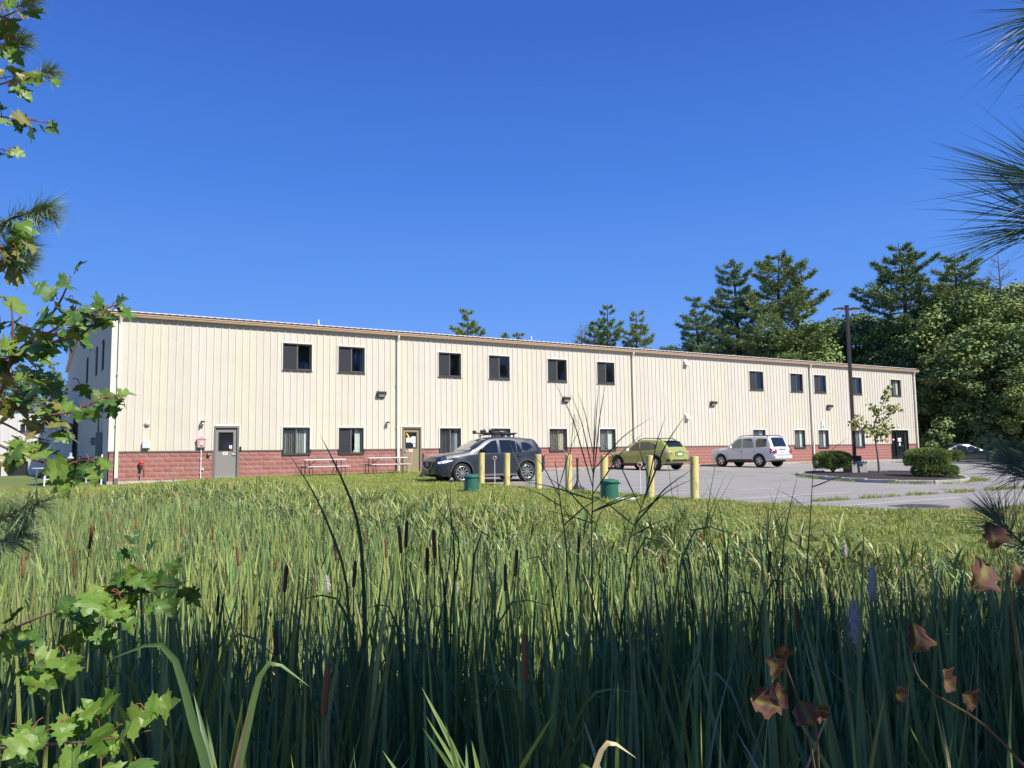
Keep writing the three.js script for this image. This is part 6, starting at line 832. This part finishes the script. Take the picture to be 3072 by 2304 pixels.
// ------------------------------------------------------------------ pine twigs close to the camera
const needleM = [[.09, .17, .1], [.12, .2, .09], [.1, .19, .14], [.26, .36, .18]].map(c => mat(...c, .45));
function needles(P, count, len, w, opt = {}) { // fascicles along a twig
  const c = new THREE.CatmullRomCurve3(P, false, 'centripetal'), tr = new Tris();
  for (let k = 0; k < count; k++) { const s = lerp(opt.from ?? 0, 1, Math.pow(rnd(), opt.pow ?? .8)), a = c.getPoint(s), tg = c.getTangent(s), fasc = rdir().addScaledVector(tg, -rdir().dot(tg)).normalize();
    for (let n = 0; n < 5; n++) { const d = fasc.clone().multiplyScalar(opt.open ?? .75).addScaledVector(tg, rr(.5, 1)).add(rdir().multiplyScalar(.17)).add(opt.pull || V(0, 0, 0)).normalize(), L = len * rr(.8, 1.1), sag = V(0, -(opt.sag ?? .12) * L, 0), side = d.clone().cross(rdir()).normalize(), m1 = a.clone().addScaledVector(d, L * .5).addScaledVector(sag, .3), e = a.clone().addScaledVector(d, L).add(sag), wv = side.multiplyScalar(w), K = [1, 1, 1]; const w2 = wv.clone().cross(d); for (const ww of [wv, w2]) { tr.tri(a.clone().add(ww), a.clone().sub(ww), m1.clone().add(ww), K); tr.tri(a.clone().sub(ww), m1.clone().sub(ww), m1.clone().add(ww), K); tr.tri(m1.clone().add(ww), m1.clone().sub(ww), e, K); } } }
  return tr.geo();
}
function pineSpray(label, name, root, twigs, group) { const O = root.clone(), t = thing(name, label, 'pine branch', O.toArray(), 0, group); for (const tw of twigs) { const P = tw.p.map(p => at(...p).sub(O)); M('twig', limb(P, [tw.r || .004, (tw.r || .004) * .7, .0012], 6), twigM, t); M('needles', needles(P, tw.n, tw.len || .1, tw.w || .0006, tw.o || {}), needleM[tw.m || 0], t); } return t; }
pineSpray('dark soft pine branch hanging in from the right edge close up', 'pine_branch', at(3520, 640, .8), [
  { p: [[3520, 640, .8], [3400, 600, .76], [3260, 560, .73], [3140, 545, .72]], n: 26, len: .12, w: .00045, m: 2, r: .005, o: { from: .55, open: .42, sag: .02 } },
  { p: [[3520, 640, .8], [3380, 700, .76], [3240, 690, .73], [3130, 660, .72]], n: 28, len: .12, w: .00045, m: 2, r: .005, o: { from: .5, open: .5, sag: .12 } },
  { p: [[3520, 640, .8], [3340, 330, .8], [3230, 280, .78]], n: 16, len: .075, w: .0004, m: 2, r: .004, o: { from: .6, open: .6 } },
  { p: [[3520, 640, .8], [3380, 90, .75], [3240, 40, .72], [3150, 30, .7]], n: 20, len: .1, w: .00045, m: 2, r: .004, o: { from: .5, open: .45 } }]);
pineSpray('dark pine tuft low at the right edge before the lot', 'pine_branch', at(3300, 1760, 1.5), [
  { p: [[3300, 1760, 1.5], [3180, 1720, 1.45], [3080, 1640, 1.4], [2990, 1560, 1.4]], n: 40, len: .1, w: .0006, m: 2, r: .005, o: { from: .45, open: .75 } },
  { p: [[3300, 1500, 1.5], [3200, 1480, 1.45], [3110, 1440, 1.4], [3060, 1400, 1.4]], n: 34, len: .11, w: .0006, m: 2, r: .004, o: { from: .4, open: .7 } },
  { p: [[3300, 1400, 1.5], [3190, 1400, 1.45], [3090, 1370, 1.4], [3010, 1385, 1.4]], n: 20, len: .09, w: .0004, m: 2, r: .003, o: { from: .5, open: .8 } }]);
pineSpray('bright green pine branch tips among the maple leaves at the left edge', 'pine_branch', at(-260, 700, 2.7), [
  { p: [[-260, 700, 2.7], [-60, 690, 2.6], [0, 669, 2.55], [80, 640, 2.5], [150, 618, 2.5]], n: 130, len: .095, w: .0007, m: 3, r: .006, o: { from: .3, pull: V(0, -.35, 0), open: .6 } },
  { p: [[-260, 700, 2.7], [-40, 760, 2.6], [40, 745, 2.55], [85, 735, 2.5]], n: 90, len: .09, w: .0007, m: 3, r: .004, o: { from: .35, open: .6 } }, { p: [[-260, 700, 2.7], [-40, 800, 2.6], [30, 795, 2.5], [75, 790, 2.5]], n: 80, len: .08, w: .0007, m: 3, r: .004, o: { from: .35, open: .6 } },
  { p: [[-260, 700, 2.7], [-80, 130, 2.7], [20, 140, 2.6], [60, 122, 2.6]], n: 70, len: .08, w: .0007, m: 3, r: .004, o: { from: .5, open: .6 } }, { p: [[-260, 700, 2.7], [-80, 10, 2.7], [50, 20, 2.6], [90, 0, 2.6]], n: 60, len: .08, w: .0007, m: 3, r: .004, o: { from: .5, open: .6 } }, { p: [[-260, 700, 2.7], [-40, 260, 2.7], [100, 225, 2.6], [150, 215, 2.6]], n: 34, len: .07, w: .0006, m: 3, r: .003, o: { from: .75, open: .6 } }]);
pineSpray('pale soft pine branch low at the left edge over the cattails', 'pine_branch', at(-260, 1650, 1.9), [
  { p: [[-260, 1650, 1.9], [-80, 1590, 1.8], [30, 1545, 1.75], [120, 1505, 1.7]], n: 90, len: .085, w: .0006, m: 3, r: .005, o: { from: .3, open: .55 } }, { p: [[-260, 1650, 1.9], [-60, 1640, 1.8], [20, 1620, 1.75], [70, 1600, 1.75]], n: 60, len: .075, w: .0006, m: 3, r: .004, o: { from: .4, open: .6 } }]);
// ------------------------------------------------------------------ withered red-brown leaves low on the right
{
  const wm = mat(1, 1, 1, .8, { vertexColors: true }); wm.vertexColors = true;
  function dryLeaf(s, sd) { const g = grid(10, 10, (a, b) => { const x = (a - .5) * 2, y = b; const wd = Math.pow(Math.sin(Math.PI * Math.pow(y, .8)), .75) * (.5 + .14 * Math.sin(y * 16 + sd)) + .02; return [x * wd, y + .1 * Math.abs(x) * (y - .3), .35 * Math.abs(x) * wd * 1.4 + .22 * Math.sin(y * 4 + sd) + .08 * noise(x * 3, y * 4, sd)]; }); const P = g.attributes.position, c = []; for (let i = 0; i < P.count; i++) { const x = P.getX(i), y = P.getY(i), k = sstep(.02, .16, .17 - Math.abs(x) + .22 * fbm(x * 4 + sd, y * 4, sd)), r = .5 + .9 * rnd(); c.push(lerp(.095 * r, .14, k), lerp(.038 * r, .13, k), lerp(.022, .028, k)); } g.setAttribute('color', new THREE.Float32BufferAttribute(c, 3)); g.scale(s, s, s); return g; }
  const mk = (label, stems, leaves) => { const O = at(stems[0][0][0], stems[0][0][1], stems[0][0][2]); const t = thing('withered_vine', label, 'withered plant', O.toArray()); for (const s of stems) M('stem', limb(s.map(p => at(...p).sub(O)), [.003, .0022, .0012], 5), mat(.13, .09, .05, .9), t); leaves.forEach(([u, v, D, s, rz], i) => { const o = M('leaf', dryLeaf(s * .62, i * 1.7 + u), wm, t); const y = V(0, 0, 0).addScaledVector(camRight, Math.sin(rz)).add(V(0, Math.cos(rz), 0)).normalize(), n = camFwd.clone().multiplyScalar(-1).add(V(rr(-.5, .5), rr(-.2, .5), rr(-.5, .5))).addScaledVector(y, 0).normalize(), x = y.clone().cross(n).normalize(); o.quaternion.setFromRotationMatrix(new THREE.Matrix4().makeBasis(x, y, x.clone().cross(y))); o.position.copy(at(u, v, D).sub(O)); }); };
  mk('withered vine with curled red and yellow leaves low among the dark cattails', [[[2460, 2420, 1.5], [2420, 2180, 1.45], [2345, 1960, 1.4]], [[2460, 2420, 1.5], [2450, 2200, 1.45], [2440, 2120, 1.4]]], [[2330, 2040, 1.4, .07, -.5], [2365, 2080, 1.42, .075, -1.9], [2330, 2120, 1.4, .08, -1.2], [2400, 2110, 1.4, .065, 2.6], [2440, 2140, 1.42, .05, 1.5], [2340, 1975, 1.4, .045, .3]]);
  mk('withered vine with brown hanging leaves at the right edge', [[[3180, 2420, 1.4], [2960, 2180, 1.35], [2760, 2040, 1.3], [2725, 1930, 1.3]], [[3180, 2420, 1.4], [3060, 2000, 1.35], [3020, 1720, 1.3], [2970, 1600, 1.3]]], [[2740, 1950, 1.3, .07, .2], [2690, 2060, 1.3, .05, 2.8], [2820, 2010, 1.3, .065, 2.5], [2880, 2080, 1.3, .06, 2.2], [2970, 1690, 1.3, .085, 3.9], [2975, 1570, 1.3, .065, 3.3], [3050, 1690, 1.3, .06, 2.9]]);
}
console.log('maple leaves', leafTotal);
renderer.render(scene, camera);
